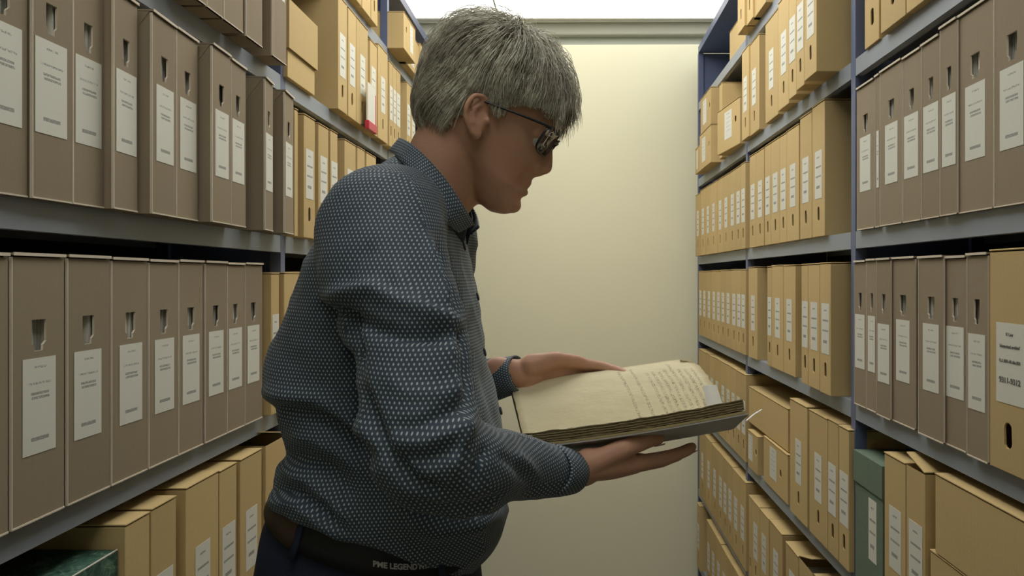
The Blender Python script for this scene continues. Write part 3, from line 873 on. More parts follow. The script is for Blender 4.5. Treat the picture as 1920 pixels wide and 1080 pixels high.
# neck
tube(bmB, [W(770, 420, YM), W(800, 372, YM), W(828, 330, YM), W(850, 290, YM), W(868, 250, YM)], [0.060, 0.057, 0.055, 0.056, 0.054], seg=28)
tube(bmB, [W(838, 420, YM), W(862, 375, YM), W(890, 352, YM)], [0.018, 0.020, 0.020], seg=16)   # throat

# torso core and arms
SH_N, EL_N, WR_N = W(715, 440, 0.765), W(796, 868, 0.620), W(1066, 884, 0.842)
SH_F = Vector((SH_N.x, 2 * YM - SH_N.y, SH_N.z)); EL_F = Vector((-0.275, 1.165, ZC - 0.205)); WR_F = W(968, 701, 1.098)
def mir(v): return Vector((v.x, 2 * YM - v.y, v.z))
SL_N = [W(742, 405, 0.835), W(716, 432, 0.790), W(728, 520, 0.745), W(768, 640, 0.695), W(784, 760, 0.655), W(804, 850, 0.634), W(868, 878, 0.672), W(940, 874, 0.738), W(1005, 879, 0.795), W(1046, 884, 0.830)]
SR_N = [0.062, 0.070, 0.069, 0.060, 0.054, 0.049, 0.047, 0.039, 0.033, 0.0295]
SL_F = [mir(SL_N[0]), mir(SL_N[1]), SH_F.lerp(EL_F, 0.35), SH_F.lerp(EL_F, 0.7), EL_F, EL_F.lerp(WR_F, 0.35), EL_F.lerp(WR_F, 0.7), EL_F.lerp(WR_F, 0.90)]
SR_F = [0.062, 0.070, 0.065, 0.058, 0.054, 0.045, 0.037, 0.031]
tube(bmB, [W(765, 440, YM), W(735, 520, YM), W(725, 640, YM), W(730, 780, YM), W(715, 900, YM)], [0.055, 0.085, 0.100, 0.100, 0.095], seg=24, flat=0.95)
for P_, R_, wr in ((SL_N, SR_N, WR_N), (SL_F, SR_F, WR_F)):
    tube(bmB, [W(770, 425, YM), P_[1]], [0.050, 0.036], seg=16)
    tube(bmB, P_[1:] + [wr], [min(r * 0.62, 0.036) for r in R_[1:-1]] + [0.0225, 0.0225], seg=20)
# legs
HIPX = -0.255
ZG = 0.0
for s in (-1, 1):
    y = YM + s * 0.095
    tube(bmB, [(HIPX, YM + s * 0.06, ZC - 0.34), (HIPX + 0.01, y, ZC - 0.50), (HIPX + 0.02, y, 0.62), (HIPX + 0.005, y, 0.50), (HIPX - 0.02, y, 0.30), (HIPX - 0.02, y, 0.09)], [0.10, 0.085, 0.060, 0.055, 0.050, 0.036], seg=16)
    tube(bmB, [(HIPX - 0.04, y, 0.045), (HIPX + 0.06, y, 0.040), (HIPX + 0.15, y, 0.030)], [0.032, 0.034, 0.024], seg=12)

# hands
def hand(bm, wrist, xdir, zback, side, curls, spread, thumb, scale=1.0, cup=0.0):
    """wrist centre, finger direction, back-of-hand normal; side +1 right hand, -1 left"""
    x = Vector(xdir).normalized(); z = Vector(zback); z = (z - x * z.dot(x)).normalized(); y = z.cross(x) * side   # thumb side
    def L(a, b, c): return Vector(wrist) + (x * a + y * b + z * c) * scale
    # wrist and palm
    tube(bm, [L(-0.03, 0, 0), L(0.0, 0, 0), L(0.020, 0.0, 0)], [0.024, 0.0235, 0.026], seg=16, flat=0.78, up=tuple(z))
    base = [(0.093, 0.030, 0.0), (0.098, 0.009, 0.002), (0.093, -0.012, 0.001), (0.084, -0.031, -0.003)]
    for (bx_, by_, bz_) in base:
        tube(bm, [L(0.012, by_ * 0.45, -0.001), L(0.055, by_ * 0.85, bz_), L(bx_, by_, bz_)], [0.0150, 0.0145, 0.0112], seg=12)
    tube(bm, [L(0.018, 0.016, -0.008), L(0.050, 0.030, -0.008)], [0.017, 0.014], seg=12)     # ball of the thumb
    tube(bm, [L(0.020, -0.018, -0.007), L(0.060, -0.028, -0.006)], [0.014, 0.012], seg=12)    # outer heel
    lens = [(0.044, 0.026, 0.021), (0.048, 0.030, 0.022), (0.045, 0.027, 0.021), (0.035, 0.021, 0.019)]
    rads = [(0.0098, 0.0088, 0.0080, 0.0066), (0.0100, 0.0090, 0.0081, 0.0067), (0.0095, 0.0086, 0.0078, 0.0064), (0.0085, 0.0076, 0.0069, 0.0058)]
    tips = []
    for i in range(4):
        p = L(*base[i]); sp = math.radians(spread[i])
        d0 = (x * math.cos(sp) + y * math.sin(sp)).normalized(); ang = 0
        pts = [p]
        for k in range(3):
            ang += math.radians(curls[i][k])
            d = d0 * math.cos(ang) - z * math.sin(ang)
            p = p + d * lens[i][k] * scale
            pts.append(p)
        rr = rads[i]
        for k in range(3):
            tube(bm, [pts[k], pts[k].lerp(pts[k + 1], 0.5), pts[k + 1]], [rr[k] * scale * 1.03, rr[k] * 0.95 * scale, rr[k + 1] * scale * (1.03 if k < 2 else 1.0)], seg=12, n=3)
        tips.append((pts[2], pts[3], z * math.cos(ang) + d0 * math.sin(ang), rr[3]))
    tp = [L(*q) for q in thumb]
    tr = [0.0145, 0.0125, 0.0110, 0.0085]
    for k in range(len(tp) - 1):
        tube(bm, [tp[k], tp[k].lerp(tp[k + 1], 0.5), tp[k + 1]], [tr[k], (tr[k] + tr[k + 1]) / 2 * 0.97, tr[k + 1]], seg=12, n=3)
    tips.append((tp[-2], tp[-1], z, tr[-1]))
    return tips
# right hand (near): palm up under the spine of the book, fingers pointing across the aisle, thumb on the near cover
tipsR = hand(bmB, WR_N, (W(1222, 866, 0.925) - WR_N), (0.10, -0.34, -1.0), 1,
     curls=[(3, 6, 6), (2, 6, 6), (0, 8, 8), (-2, 10, 8)], spread=[2, -1, -4, -8],
     thumb=[(0.020, 0.022, -0.006), (0.052, 0.044, -0.017), (0.086, 0.047, -0.024), (0.116, 0.041, -0.026)])
# left hand (far): closed over the far edge of the book with the thumb lying along it
tipsL = hand(bmB, WR_F, (W(1100, 716, 1.128) - WR_F), (0.05, 0.95, 0.14), -1,
     curls=[(18, 22, 16), (22, 24, 18), (24, 26, 18), (26, 26, 18)], spread=[2, -1, -4, -8],
     thumb=[(0.020, 0.022, -0.004), (0.055, 0.034, -0.010), (0.092, 0.033, -0.006), (0.124, 0.024, -0.004)])

me = remeshed(bmB, 0.0026, 5, 0.5, 'person')
me.name = 'person'
me.materials.clear(); me.materials.append(M['skin'])
person = bpy.data.objects.new('person', me); COL.objects.link(person)
tag(person, 'grey-haired person with glasses in a dark dotted shirt, reading an old open book', 'person')

# fingernails
for tips, hn in ((tipsR, 'r'), (tipsL, 'l')):
    for (a, b, up, r) in tips:
        d = (b - a).normalized(); c = b + up * r * 0.80
        bm = bmesh.new()
        X = d; Z = (up - d * up.dot(d)).normalized(); Yv = Z.cross(X)
        n, m_ = 6, 5
        grid = []
        for i in range(n + 1):
            row_ = []
            for j in range(m_ + 1):
                s = -1 + 2 * i / n; t = -1 + 2 * j / m_
                wd = r * 0.62 * (1 - 0.12 * s * s)
                pos = c + X * (s * r * 0.85) + Yv * (t * wd) + Z * (r * 0.16 * (1 - t * t) + 0.0006)
                row_.append(bm.verts.new(pos))
            grid.append(row_)
        for i in range(n):
            for j in range(m_):
                bm.faces.new((grid[i][j], grid[i + 1][j], grid[i + 1][j + 1], grid[i][j + 1]))
        if 'nail' not in M: M['nail'] = plain('finger_nail', (0.55, 0.36, 0.28), 0.3, 0.5)
        o = obj('fingernail', bm, M['nail'], person, smooth=True)
        o.modifiers.new('s', 'SOLIDIFY').thickness = 0.0008

# eyes
for s in (-1, 1):
    bm = bmesh.new(); ball(bm, hw(fu(1022, 268)[0] - 0.0105, 0.0055, s * 0.031), 0.0112)
    if 'eye' not in M: M['eye'] = plain('eye_white', (0.55, 0.52, 0.48), 0.2, 0.5)
    obj('eye', bm, M['eye'], person, smooth=True)

# --- shirt: torso loft and sleeves fused into one cloth surface
TR = [ # back px,py   front px,py  half width, lift of the near and far sides
 (752, 286, 858, 398, 0.062, 0),
 (722, 302, 868, 428, 0.098, 0),
 (684, 333, 876, 462, 0.150, 0),
 (643, 378, 886, 508, 0.182, 0),
 (602, 435, 897, 560, 0.192, 0),
 (566, 500, 905, 618, 0.192, 0),
 (540, 565, 912, 672, 0.187, 0),
 (514, 632, 926, 722, 0.182, 0),
 (494, 690, 940, 778, 0.180, 0),
 (499, 742, 946, 826, 0.176, 0),
 (524, 792, 949, 874, 0.172, 0.006),
 (533, 838, 951, 912, 0.172, 0.016),
 (520, 880, 950, 950, 0.172, 0.030),
 (505, 922, 930, 992, 0.174, 0.046),
 (503, 952, 884, 1032, 0.174, 0.060)]
def proj(p): return VX + p[0] * F / p[1], VY - (p[2] - ZC) * F / p[1]
def torso_ring(r, n=64):
    pxb, pyb, pxf, pyf, h, lift = r
    B = np.array(W(pxb, pyb, YM - 0.05)); Fr = np.array(W(pxf, pyf, YM - 0.05)); B[1] = Fr[1] = YM
    for it in range(8):
        C = (B + Fr) / 2; A = (Fr - B) / 2
        ring = []
        for i in range(n):
            a = 2 * math.pi * i / n
            ca, sa = math.cos(a), math.sin(a)
            e = 0.84
            p = C + A * math.copysign(abs(ca) ** e, ca) + np.array((0, -h, 0)) * math.copysign(abs(sa) ** e, sa) + np.array((0, 0, lift * abs(sa) ** 1.2 * (1 + 0.5 * (ca + 0.3))))
            ring.append(p)
        q = np.array([proj(p) for p in ring])
        il, ir = q[:, 0].argmin(), q[:, 0].argmax()
        B[0] += (pxb - q[il, 0]) * ring[il][1] / F; Fr[0] += (pxf - q[ir, 0]) * ring[ir][1] / F
        B[2] -= (pyb - q[il, 1]) * ring[il][1] / F * 0.7; Fr[2] -= (pyf - q[ir, 1]) * ring[ir][1] / F * 0.7
    return ring
tr = np.array(TR, float)
fine = [tuple(v) for v in catmull(TR, 4)]
bmS = bmesh.new()
loft(bmS, [torso_ring(r) for r in fine])
tube(bmS, SL_N, SR_N, seg=36, n=6, up=(0, 1, 0))
tube(bmS, SL_F, SR_F, seg=36, n=6, up=(0, 1, 0))
sme = remeshed(bmS, 0.0048, 10, 0.5, 'shirt')
sme.name = 'shirt'
# work on the vertices: folds
nv = len(sme.vertices)
co = np.empty(nv * 3); sme.vertices.foreach_get('co', co); co = co.reshape(-1, 3)
no = np.empty(nv * 3); sme.vertices.foreach_get('normal', no); no = no.reshape(-1, 3)
px = VX + co[:, 0] * F / co[:, 1]; py = VY - (co[:, 2] - ZC) * F / co[:, 1]
def seg_dist(px, py, poly):
    best = np.full(len(px), 1e9); tt = np.zeros(len(px)); L = len(poly) - 1
    for i in range(L):
        ax, ay = poly[i]; bx_, by_ = poly[i + 1]
        dx, dy = bx_ - ax, by_ - ay
        t = np.clip(((px - ax) * dx + (py - ay) * dy) / (dx * dx + dy * dy), 0, 1)
        d = np.hypot(px - ax - t * dx, py - ay - t * dy)
        m = d < best; best[m] = d[m]; tt[m] = (i + t[m]) / L
    return best, tt
FOLDS = [ # polyline over the near side, height (m, negative = valley), width px
 ([(606, 560), (650, 548), (700, 545), (745, 570), (800, 590), (866, 602)], 0.009, 15),
 ([(612, 578), (650, 590), (700, 612), (760, 628), (815, 630), (866, 622)], -0.010, 14),
 ([(612, 574), (640, 600), (662, 640), (668, 700)], -0.012, 13),
 ([(668, 700), (690, 770), (725, 850), (775, 905), (860, 940)], -0.010, 13),
 ([(820, 440), (842, 500), (858, 560), (868, 600)], -0.008, 10),
 ([(800, 450), (822, 515), (842, 575)], 0.006, 10),
 ([(740, 500), (760, 545), (800, 580)], 0.004, 12),
 ([(700, 455), (665, 490), (640, 545)], -0.004, 14),
 ([(880, 590), (872, 640), (880, 700), (878, 760)], -0.008, 9),
 ([(720, 700), (760, 735), (830, 740), (878, 715)], 0.003, 14),
 ([(730, 800), (780, 800), (850, 770), (885, 745)], -0.005, 12),
 ([(735, 825), (790, 830), (850, 810), (890, 780)], 0.005, 11),
 ([(755, 860), (810, 860), (870, 835)], -0.005, 10),
 ([(850, 900), (850, 860), (870, 820), (890, 790)], 0.005, 11),
 ([(890, 920), (895, 870), (915, 835)], -0.004, 9),
 ([(930, 850), (960, 870), (1000, 910)], -0.003, 8),
 ([(965, 850), (990, 870), (1020, 905)], 0.003, 8),
 ([(492, 735), (540, 742), (600, 748), (650, 780), (700, 830)], 0.008, 13),
 ([(500, 765), (550, 772), (605, 782), (655, 815), (700, 865)], -0.010, 12),
 ([(540, 815), (590, 820), (640, 850), (700, 900)], 0.006, 12),
 ([(520, 850), (570, 862), (620, 880), (665, 930)], -0.009, 11),
 ([(525, 880), (580, 900), (620, 935), (665, 985)], 0.007, 11),
 ([(505, 915), (560, 920), (600, 950), (650, 1000)], -0.008, 10),
 ([(503, 940), (560, 950), (610, 985), (660, 1015)], 0.006, 9),
 ([(760, 940), (820, 965), (900, 955), (950, 930)], -0.006, 13),
 ([(740, 970), (820, 1000), (900, 985), (945, 950)], 0.005, 14),
 ([(560, 540), (545, 600), (535, 660), (560, 720)], -0.003, 22),
 ([(905, 690), (920, 750), (935, 810)], -0.005, 8),
 ([(730, 300), (700, 345), (650, 400)], 0.002, 14),
]
near = (no[:, 1] < 0.35).astype(float) * np.clip((0.35 - no[:, 1]) * 2, 0, 1)
disp = np.zeros(nv)
for poly, amp, sg in FOLDS:
    d, t = seg_dist(px, py, poly)
    env = np.clip(np.sin(np.clip(t * 0.92 + 0.04, 0, 1) * math.pi) * 1.6, 0, 1)
    disp += 1.25 * amp * env * np.exp(-(d / sg) ** 2) * near
# small irregular wrinkles everywhere
for i in range(nv):
    c = co[i]
    q = Vector((c[0] * 9 + c[2] * 5, c[1] * 14, c[2] * 17 - c[0] * 7))
    a = noise.noise(q); b = noise.noise(q * 2.3 + Vector((7, 3, 1)))
    r = (1 - abs(a)) ** 3
    disp[i] += 0.0026 * (r - 0.45) + 0.0012 * b
    # crumple bands on both waist and elbows
# keep the collar opening, hem and cuff edges calm
calm = np.clip((px - 640) / 400, 0, 1)
disp *= np.where((py < 330), 0.25, 1.0)
dn, tn = seg_dist(px, py, [(1035, 860), (1035, 920)])
disp *= np.clip(dn / 40, 0.15, 1)
co2 = co + no * disp[:, None]
# flatten below the hem line: hem hangs a little lower at the back of the near side
sme.vertices.foreach_set('co', co2.reshape(-1))
# texture coordinates in metres
def polyparam(P, pts):
    pts = np.array([list(p) for p in catmull([list(p) for p in pts], 4)])
    seg = pts[1:] - pts[:-1]; ln = np.linalg.norm(seg, axis=1); cum = np.concatenate([[0], np.cumsum(ln)])
    best = np.full(len(P), 1e9); s = np.zeros(len(P)); C = np.zeros_like(P); T = np.zeros_like(P)
    tang = np.vstack([seg[0] / ln[0], (seg[1:] / ln[1:, None] + seg[:-1] / ln[:-1, None]) / 2, seg[-1] / ln[-1]])
    for i in range(len(seg)):
        t = np.clip(((P - pts[i]) @ seg[i]) / (ln[i] ** 2), 0, 1)
        c = pts[i] + t[:, None] * seg[i]
        d = np.linalg.norm(P - c, axis=1); m = d < best
        best[m] = d[m]; s[m] = cum[i] + t[m] * ln[i]; C[m] = c[m]; T[m] = (tang[i] * (1 - t[m][:, None]) + tang[i + 1] * t[m][:, None])
    T /= np.linalg.norm(T, axis=1)[:, None]
    return best, s, C, T, cum[-1]
resN = polyparam(co2, SL_N); resF = polyparam(co2, SL_F)
def radial_uv(res, r0):
    d, s, C, T, tot = res
    ref = np.array((0, 1.0, 0)) - T * T[:, 1:2]; ref /= np.linalg.norm(ref, axis=1)[:, None]
    bi = np.cross(T, ref); v = co2 - C
    ang = np.arctan2((v * bi).sum(1), (v * ref).sum(1))      # 0 points away from the camera
    ang = np.where(ang < 0, ang + 2 * math.pi, ang)
    return ang * r0, s
uN, sN = radial_uv(resN, 0.052); uF, sF = radial_uv(resF, 0.050)
rN = np.interp(sN / resN[4], np.linspace(0, 1, len(SR_N)), SR_N); rF = np.interp(sF / resF[4], np.linspace(0, 1, len(SR_F)), SR_F)
isN = (resN[0] < rN * 1.22) & (sN > 0.085); isF = (resF[0] < rF * 1.22) & (sF > 0.085)
uvl = sme.uv_layers.new(name='UVMap')
uvs = np.zeros((len(sme.loops), 2))
for p in sme.polygons:
    vi = list(p.vertices); n_ = no[vi].mean(0); ls = list(p.loop_indices)
    cN = isN[vi].sum() * 2 > len(vi); cF = isF[vi].sum() * 2 > len(vi)
    if cF and False:
        u, s = (uN, sN) if cN else (uF, sF)
        uu = u[vi]
        per = 2 * math.pi * (0.052 if cN else 0.050)
        if uu.max() - uu.min() > per / 2: uu = np.where(uu < per / 2, uu + per, uu)
        uvs[ls, 0] = uu; uvs[ls, 1] = s[vi] + 0.3
    else:
        ax = np.argmax(np.abs(n_) * np.array((1, 1.6, 0.8)))
        c = co2[vi]
        if ax == 1: uvs[ls, 0] = c[:, 0] + 0.25 * c[:, 2] * 0; uvs[ls, 1] = c[:, 2]
        elif ax == 0: uvs[ls, 0] = c[:, 1]; uvs[ls, 1] = c[:, 2]
        else: uvs[ls, 0] = c[:, 0]; uvs[ls, 1] = c[:, 1]
uvl.data.foreach_set('uv', uvs.reshape(-1))
sme.materials.clear(); sme.materials.append(M['shirt'])
shirt = bpy.data.objects.new('shirt', sme); link(shirt, person)
shirt['label'] = 'dark navy long-sleeved shirt with small pale dots'

# collar
def ribbon(name, top, bot, mat, parent, thick=0.0018, n=6, uvscale=1.0, smooth=True, rows=4):
    T_ = catmull(top, n); B_ = catmull(bot, n)
    bm = bmesh.new(); uvl = bm.loops.layers.uv.new('UVMap')
    g = []; s = 0
    for i, (a, b) in enumerate(zip(T_, B_)):
        if i: s += float(np.linalg.norm((a + b) / 2 - (T_[i-1] + B_[i-1]) / 2))
        wd = float(np.linalg.norm(b - a))
        g.append([(bm.verts.new(tuple(a * (1 - k / rows) + b * (k / rows))), s, wd * k / rows) for k in range(rows + 1)])
    for i in range(len(g) - 1):
        for k in range(rows):
            q = (g[i][k], g[i + 1][k], g[i + 1][k + 1], g[i][k + 1])
            f = bm.faces.new([v[0] for v in q])
            for l, v in zip(f.loops, q): l[uvl].uv = (v[1], v[2])
    o = obj(name, bm, mat, parent, smooth=smooth)
    md = o.modifiers.new('solid', 'SOLIDIFY'); md.thickness = thick; md.offset = 0
    return o
ct = [(750, 260, 0.930), (760, 263, 0.895), (776, 274, 0.872), (800, 296, 0.860), (835, 336, 0.858), (866, 382, 0.868), (889, 421, 0.905)]
cb = [(731, 283, 0.930), (741, 291, 0.885), (758, 308, 0.855), (784, 338, 0.838), (812, 380, 0.834), (838, 418, 0.846), (859, 436, 0.885)]
def nearfar(pts):
    a = [np.array(W(*p)) for p in pts]
    return a, [np.array((p[0], 2 * YM - p[1], p[2])) for p in a]
tn_, tf_ = nearfar(ct); bn_, bf_ = nearfar(cb)
ribbon('collar', tf_[::-1] + tn_[1:], bf_[::-1] + bn_[1:], M['shirt'], person)
# collar stand inside the leaf
st = [np.array(W(*p)) for p in ((757, 268, 0.93), (772, 276, 0.890), (800, 300, 0.872), (836, 342, 0.869), (864, 388, 0.882), (878, 420, 0.915))]
sb = [np.array(W(*p)) for p in ((742, 290, 0.93), (755, 302, 0.885), (782, 332, 0.862), (815, 378, 0.856), (846, 424, 0.872), (868, 456, 0.912))]
ribbon('collar_stand', [np.array((p[0], 2*YM-p[1], p[2])) for p in st[::-1]] + st[1:], [np.array((p[0], 2*YM-p[1], p[2])) for p in sb[::-1]] + sb[1:], M['shirt_inner'], person)

# cuffs
def cuff(c0, c1, r0, r1, name='cuff', sq=0.85):
    c0, c1 = Vector(c0), Vector(c1); ax = (c1 - c0).normalized()
    up = (Vector((0, 0, 1)) - ax * ax.z).normalized(); sd = ax.cross(up)
    bm = bmesh.new(); uvl = bm.loops.layers.uv.new('UVMap'); n = 32; rows = 6; g = []
    for i in range(rows + 1):
        t = i / rows; c = c0.lerp(c1, t); r = lerp(r0, r1, t) + 0.0012 * math.sin(t * math.pi)
        g.append([(bm.verts.new(c + up * math.cos(2*math.pi*k/n) * r * sq + sd * math.sin(2*math.pi*k/n) * r * 1.08), 2*math.pi*k/n*r0, t * (c1-c0).length) for k in range(n)])
    for i in range(rows):
        for k in range(n):
            q = (g[i][k], g[i][(k+1) % n], g[i+1][(k+1) % n], g[i+1][k])
            f = bm.faces.new([v[0] for v in q])
            for j, (l, v) in enumerate(zip(f.loops, q)):
                u = v[1] if not (k == n - 1 and j in (1, 2)) else 2 * math.pi * r0
                l[uvl].uv = (u, v[2])
    o = obj(name, bm, M['shirt'], person, smooth=True)
    md = o.modifiers.new('solid', 'SOLIDIFY'); md.thickness = 0.0026; md.offset = 0
    return o
cuff(W(1024, 880, 0.811), W(1062, 884, 0.842), 0.0335, 0.0300)
cuff(EL_F.lerp(WR_F, 0.80), EL_F.lerp(WR_F, 1.02), 0.0335, 0.0320)

# buttons down the front
for (bx_, by_) in ((872, 462), (897, 556), (910, 660), (940, 770)):
    bm = bmesh.new()
    p = W(bx_ - 1, by_, YM - 0.015)
    bmesh.ops.create_cone(bm, cap_ends=True, segments=16, radius1=0.0055, radius2=0.005, depth=0.002)
    bmesh.ops.transform(bm, matrix=Matrix.Translation(p) @ Matrix.Rotation(math.radians(75), 4, 'Y'), verts=bm.verts)
    obj('button', bm, M['shirt_inner'], person)

# trousers
bmT = bmesh.new()
def ring_at(cx, cz, a, b, tilt=0.0, n=40):
    r = []
    for i in range(n):
        t = 2 * math.pi * i / n
        x = a * math.copysign(abs(math.cos(t)) ** 0.9, math.cos(t))
        r.append((cx + x, YM + b * math.copysign(abs(math.sin(t)) ** 0.88, math.sin(t)), cz - x * tilt))
    return r
WZ = ZC - 0.300
TRO = [(-0.246, ZC - 0.235, 0.104, 0.152), (-0.246, ZC - 0.262, 0.108, 0.156), (-0.248, ZC - 0.300, 0.114, 0.161), (-0.254, ZC - 0.345, 0.132, 0.168), (-0.256, ZC - 0.42, 0.142, 0.176), (-0.252, ZC - 0.50, 0.132, 0.174)]
loft(bmT, [ring_at(x, z, a, b, 0.32) for (x, z, a, b) in TRO])
for s in (-1, 1):
    y = YM + s * 0.095
    tube(bmT, [(HIPX, YM + s * 0.088, ZC - 0.44), (HIPX + 0.005, y, ZC - 0.58), (HIPX + 0.02, y, 0.70), (HIPX + 0.01, y, 0.52), (HIPX - 0.01, y, 0.32), (HIPX - 0.015, y, 0.13)], [0.088, 0.094, 0.080, 0.074, 0.068, 0.066], seg=28)
tme = remeshed(bmT, 0.008, 6, 0.5, 'trousers')
tme.materials.clear(); tme.materials.append(M['denim'])
trousers = bpy.data.objects.new('trousers', tme); link(trousers, person)
for s in (-1, 1):
    y = YM + s * 0.095
    bm = bmesh.new()
    tube(bm, [(HIPX - 0.055, y, 0.050), (HIPX + 0.03, y, 0.050), (HIPX + 0.12, y, 0.042), (HIPX + 0.185, y, 0.036)], [0.040, 0.043, 0.044, 0.032], seg=20)
    for v in bm.verts: v.co.z = max(v.co.z, 0.012)
    bx(bm, HIPX - 0.085, HIPX + 0.205, y - 0.040, y + 0.040, 0.001, 0.0118)
    obj('shoe', bm, M['shoe'], person, smooth=False)
# belt, loops, leather patch: bands that follow the waist ring
def band(name, t0, t1, z0, z1, mat, off=0.003, tilt=0.32, n=60, thick=0.003):
    bm = bmesh.new(); g = []
    for i in range(n + 1):
        t = lerp(t0, t1, i / n)
        row_ = []
        for k in range(4):
            z = lerp(z0, z1, k / 3)
            a = interp(-z, [-p[1] for p in TRO], [p[2] for p in TRO]) + off; b = interp(-z, [-p[1] for p in TRO], [p[3] for p in TRO]) + off
            cx = interp(-z, [-p[1] for p in TRO], [p[0] for p in TRO])
            x = a * math.copysign(abs(math.cos(t)) ** 0.9, math.cos(t))
            row_.append(bm.verts.new((cx + x, YM + b * math.copysign(abs(math.sin(t)) ** 0.88, math.sin(t)), z - x * tilt)))
        g.append(row_)
    for i in range(n):
        for k in range(3): bm.faces.new((g[i][k], g[i+1][k], g[i+1][k+1], g[i][k+1]))
    o = obj(name, bm, mat, person, smooth=True)
    md = o.modifiers.new('solid', 'SOLIDIFY'); md.thickness = thick; md.offset = 1
    return o
band('belt', 0, 2 * math.pi, ZC - 0.316, ZC - 0.279, M['belt'], 0.0045, n=120)['label'] = 'black belt with pale lettering'
band('leather_patch', -math.pi + 0.22, -math.pi + 1.16, ZC - 0.316, ZC - 0.276, M['patch'], 0.0085, n=20, thick=0.0015)['label'] = 'brown leather patch'
band('belt_loop', -0.72, -0.64, ZC - 0.326, ZC - 0.272, M['denim'], 0.0095, n=4, thick=0.003)
band('belt_loop', -1.98, -1.92, ZC - 0.326, ZC - 0.272, M['denim'], 0.0095, n=4, thick=0.003)
# lettering on the belt
cu = None
def belt_text(s, t, z, size):
    b = interp(-z, [-p[1] for p in TRO], [p[3] for p in TRO]); a = interp(-z, [-p[1] for p in TRO], [p[2] for p in TRO]); cx = interp(-z, [-p[1] for p in TRO], [p[0] for p in TRO])
    x = a * math.copysign(abs(math.cos(t)) ** 0.9, math.cos(t)); y = YM + (b + 0.0085) * math.copysign(abs(math.sin(t)) ** 0.88, math.sin(t))
    # bend the lettering round the belt
    def surf(q): return (a + 0.0082) * math.copysign(abs(math.cos(q)) ** 0.9, math.cos(q)), (b + 0.0082) * math.copysign(abs(math.sin(q)) ** 0.88, math.sin(q))
    qs = np.linspace(t - 0.8, t + 0.8, 161); xy = np.array([surf(q) for q in qs])
    arc = np.concatenate([[0], np.cumsum(np.hypot(*(xy[1:] - xy[:-1]).T))]); arc -= arc[80]
    o = text('belt_lettering', s, 0, 0, size, person, mat='print', bold=0.0003, rot=(0, 0, 0))
    o.location = (0, 0, 0)
    for v in o.data.vertices:
        gx, gy = np.interp(v.co.x, arc, xy[:, 0]), np.interp(v.co.x, arc, xy[:, 1])
        k = 1 + v.co.z * 8
        v.co = (cx + gx * k, YM + gy * k, z + v.co.y - gx * 0.32)
    return o

# glasses: two rims, bridge, temples, lenses
gl = empty('glasses', (0, 0, 0)); gl.parent = person
def GP(u, f, l): return hw(f, u, l)
F0, U0 = fu(1033, 262); 
rim_c = {}
for s in (1, -1):
    cl = s * 0.0345
    pts = []
    nseg = 36
    for i in range(nseg):
        a = 2 * math.pi * i / nseg
        l = cl + 0.0255 * math.copysign(abs(math.cos(a)) ** 0.6, math.cos(a)); du = 0.0175 * math.copysign(abs(math.sin(a)) ** 0.6, math.sin(a))
        f = F0 + 0.0060 + 0.16 * du - 0.30 * max(0.0, abs(l) - 0.022)
        pts.append(hw(f, U0 - 0.010 + du, l))
    bm = bmesh.new()
    g = []
    ctr = sum(pts) / nseg
    for i in range(nseg):
        t = pts[(i + 1) % nseg] - pts[i - 1]; t /= np.linalg.norm(t)
        u = pts[i] - ctr; u -= t * (u @ t); u /= np.linalg.norm(u); v = np.cross(t, u)
        g.append([bm.verts.new(tuple(pts[i] + u * 0.0013 * math.cos(k * math.pi / 4) + v * 0.0016 * math.sin(k * math.pi / 4))) for k in range(8)])
    for i in range(nseg):
        for k in range(8): bm.faces.new((g[i][k], g[i][(k+1) % 8], g[(i+1) % nseg][(k+1) % 8], g[(i+1) % nseg][k]))
    obj('rim', bm, M['frame'], gl, smooth=True)
    bm = bmesh.new()
    c = bm.verts.new(tuple(ctr)); vs2 = [bm.verts.new(tuple(p)) for p in pts]
    for i in range(nseg): bm.faces.new((c, vs2[i], vs2[(i + 1) % nseg]))
    o = obj('lens', bm, M['glass'], gl, smooth=True); o.modifiers.new('s', 'SOLIDIFY').thickness = 0.0012
    bm = bmesh.new()
    h = pts[4] if s > 0 else pts[14]
    ear = Hn(908, 190, 0.079); ear = np.array((ear[0], YM - s * (YM - ear[1]), ear[2]))
    hinge = hw(F0 - 0.008, U0 + 0.002, s * 0.0690)
    tube(bm, [h, hw(F0 + 0.001, U0 + 0.002, s * 0.0625), hinge], [0.0018, 0.0020, 0.0018], seg=8)
    tube(bm, [hinge, hinge * 0.5 + ear * 0.5 + np.array((0, -s * 0.002, 0)), ear], [0.0017, 0.0015, 0.0014], seg=8)
    obj('temple', bm, M['frame'], gl, smooth=True)
bm = bmesh.new()
tube(bm, [hw(F0 + 0.007, U0 - 0.004, -0.010), hw(F0 + 0.0105, U0 - 0.001, 0), hw(F0 + 0.007, U0 - 0.004, 0.010)], [0.0015, 0.0015, 0.0015], seg=8)
obj('bridge', bm, M['frame'], gl, smooth=True)

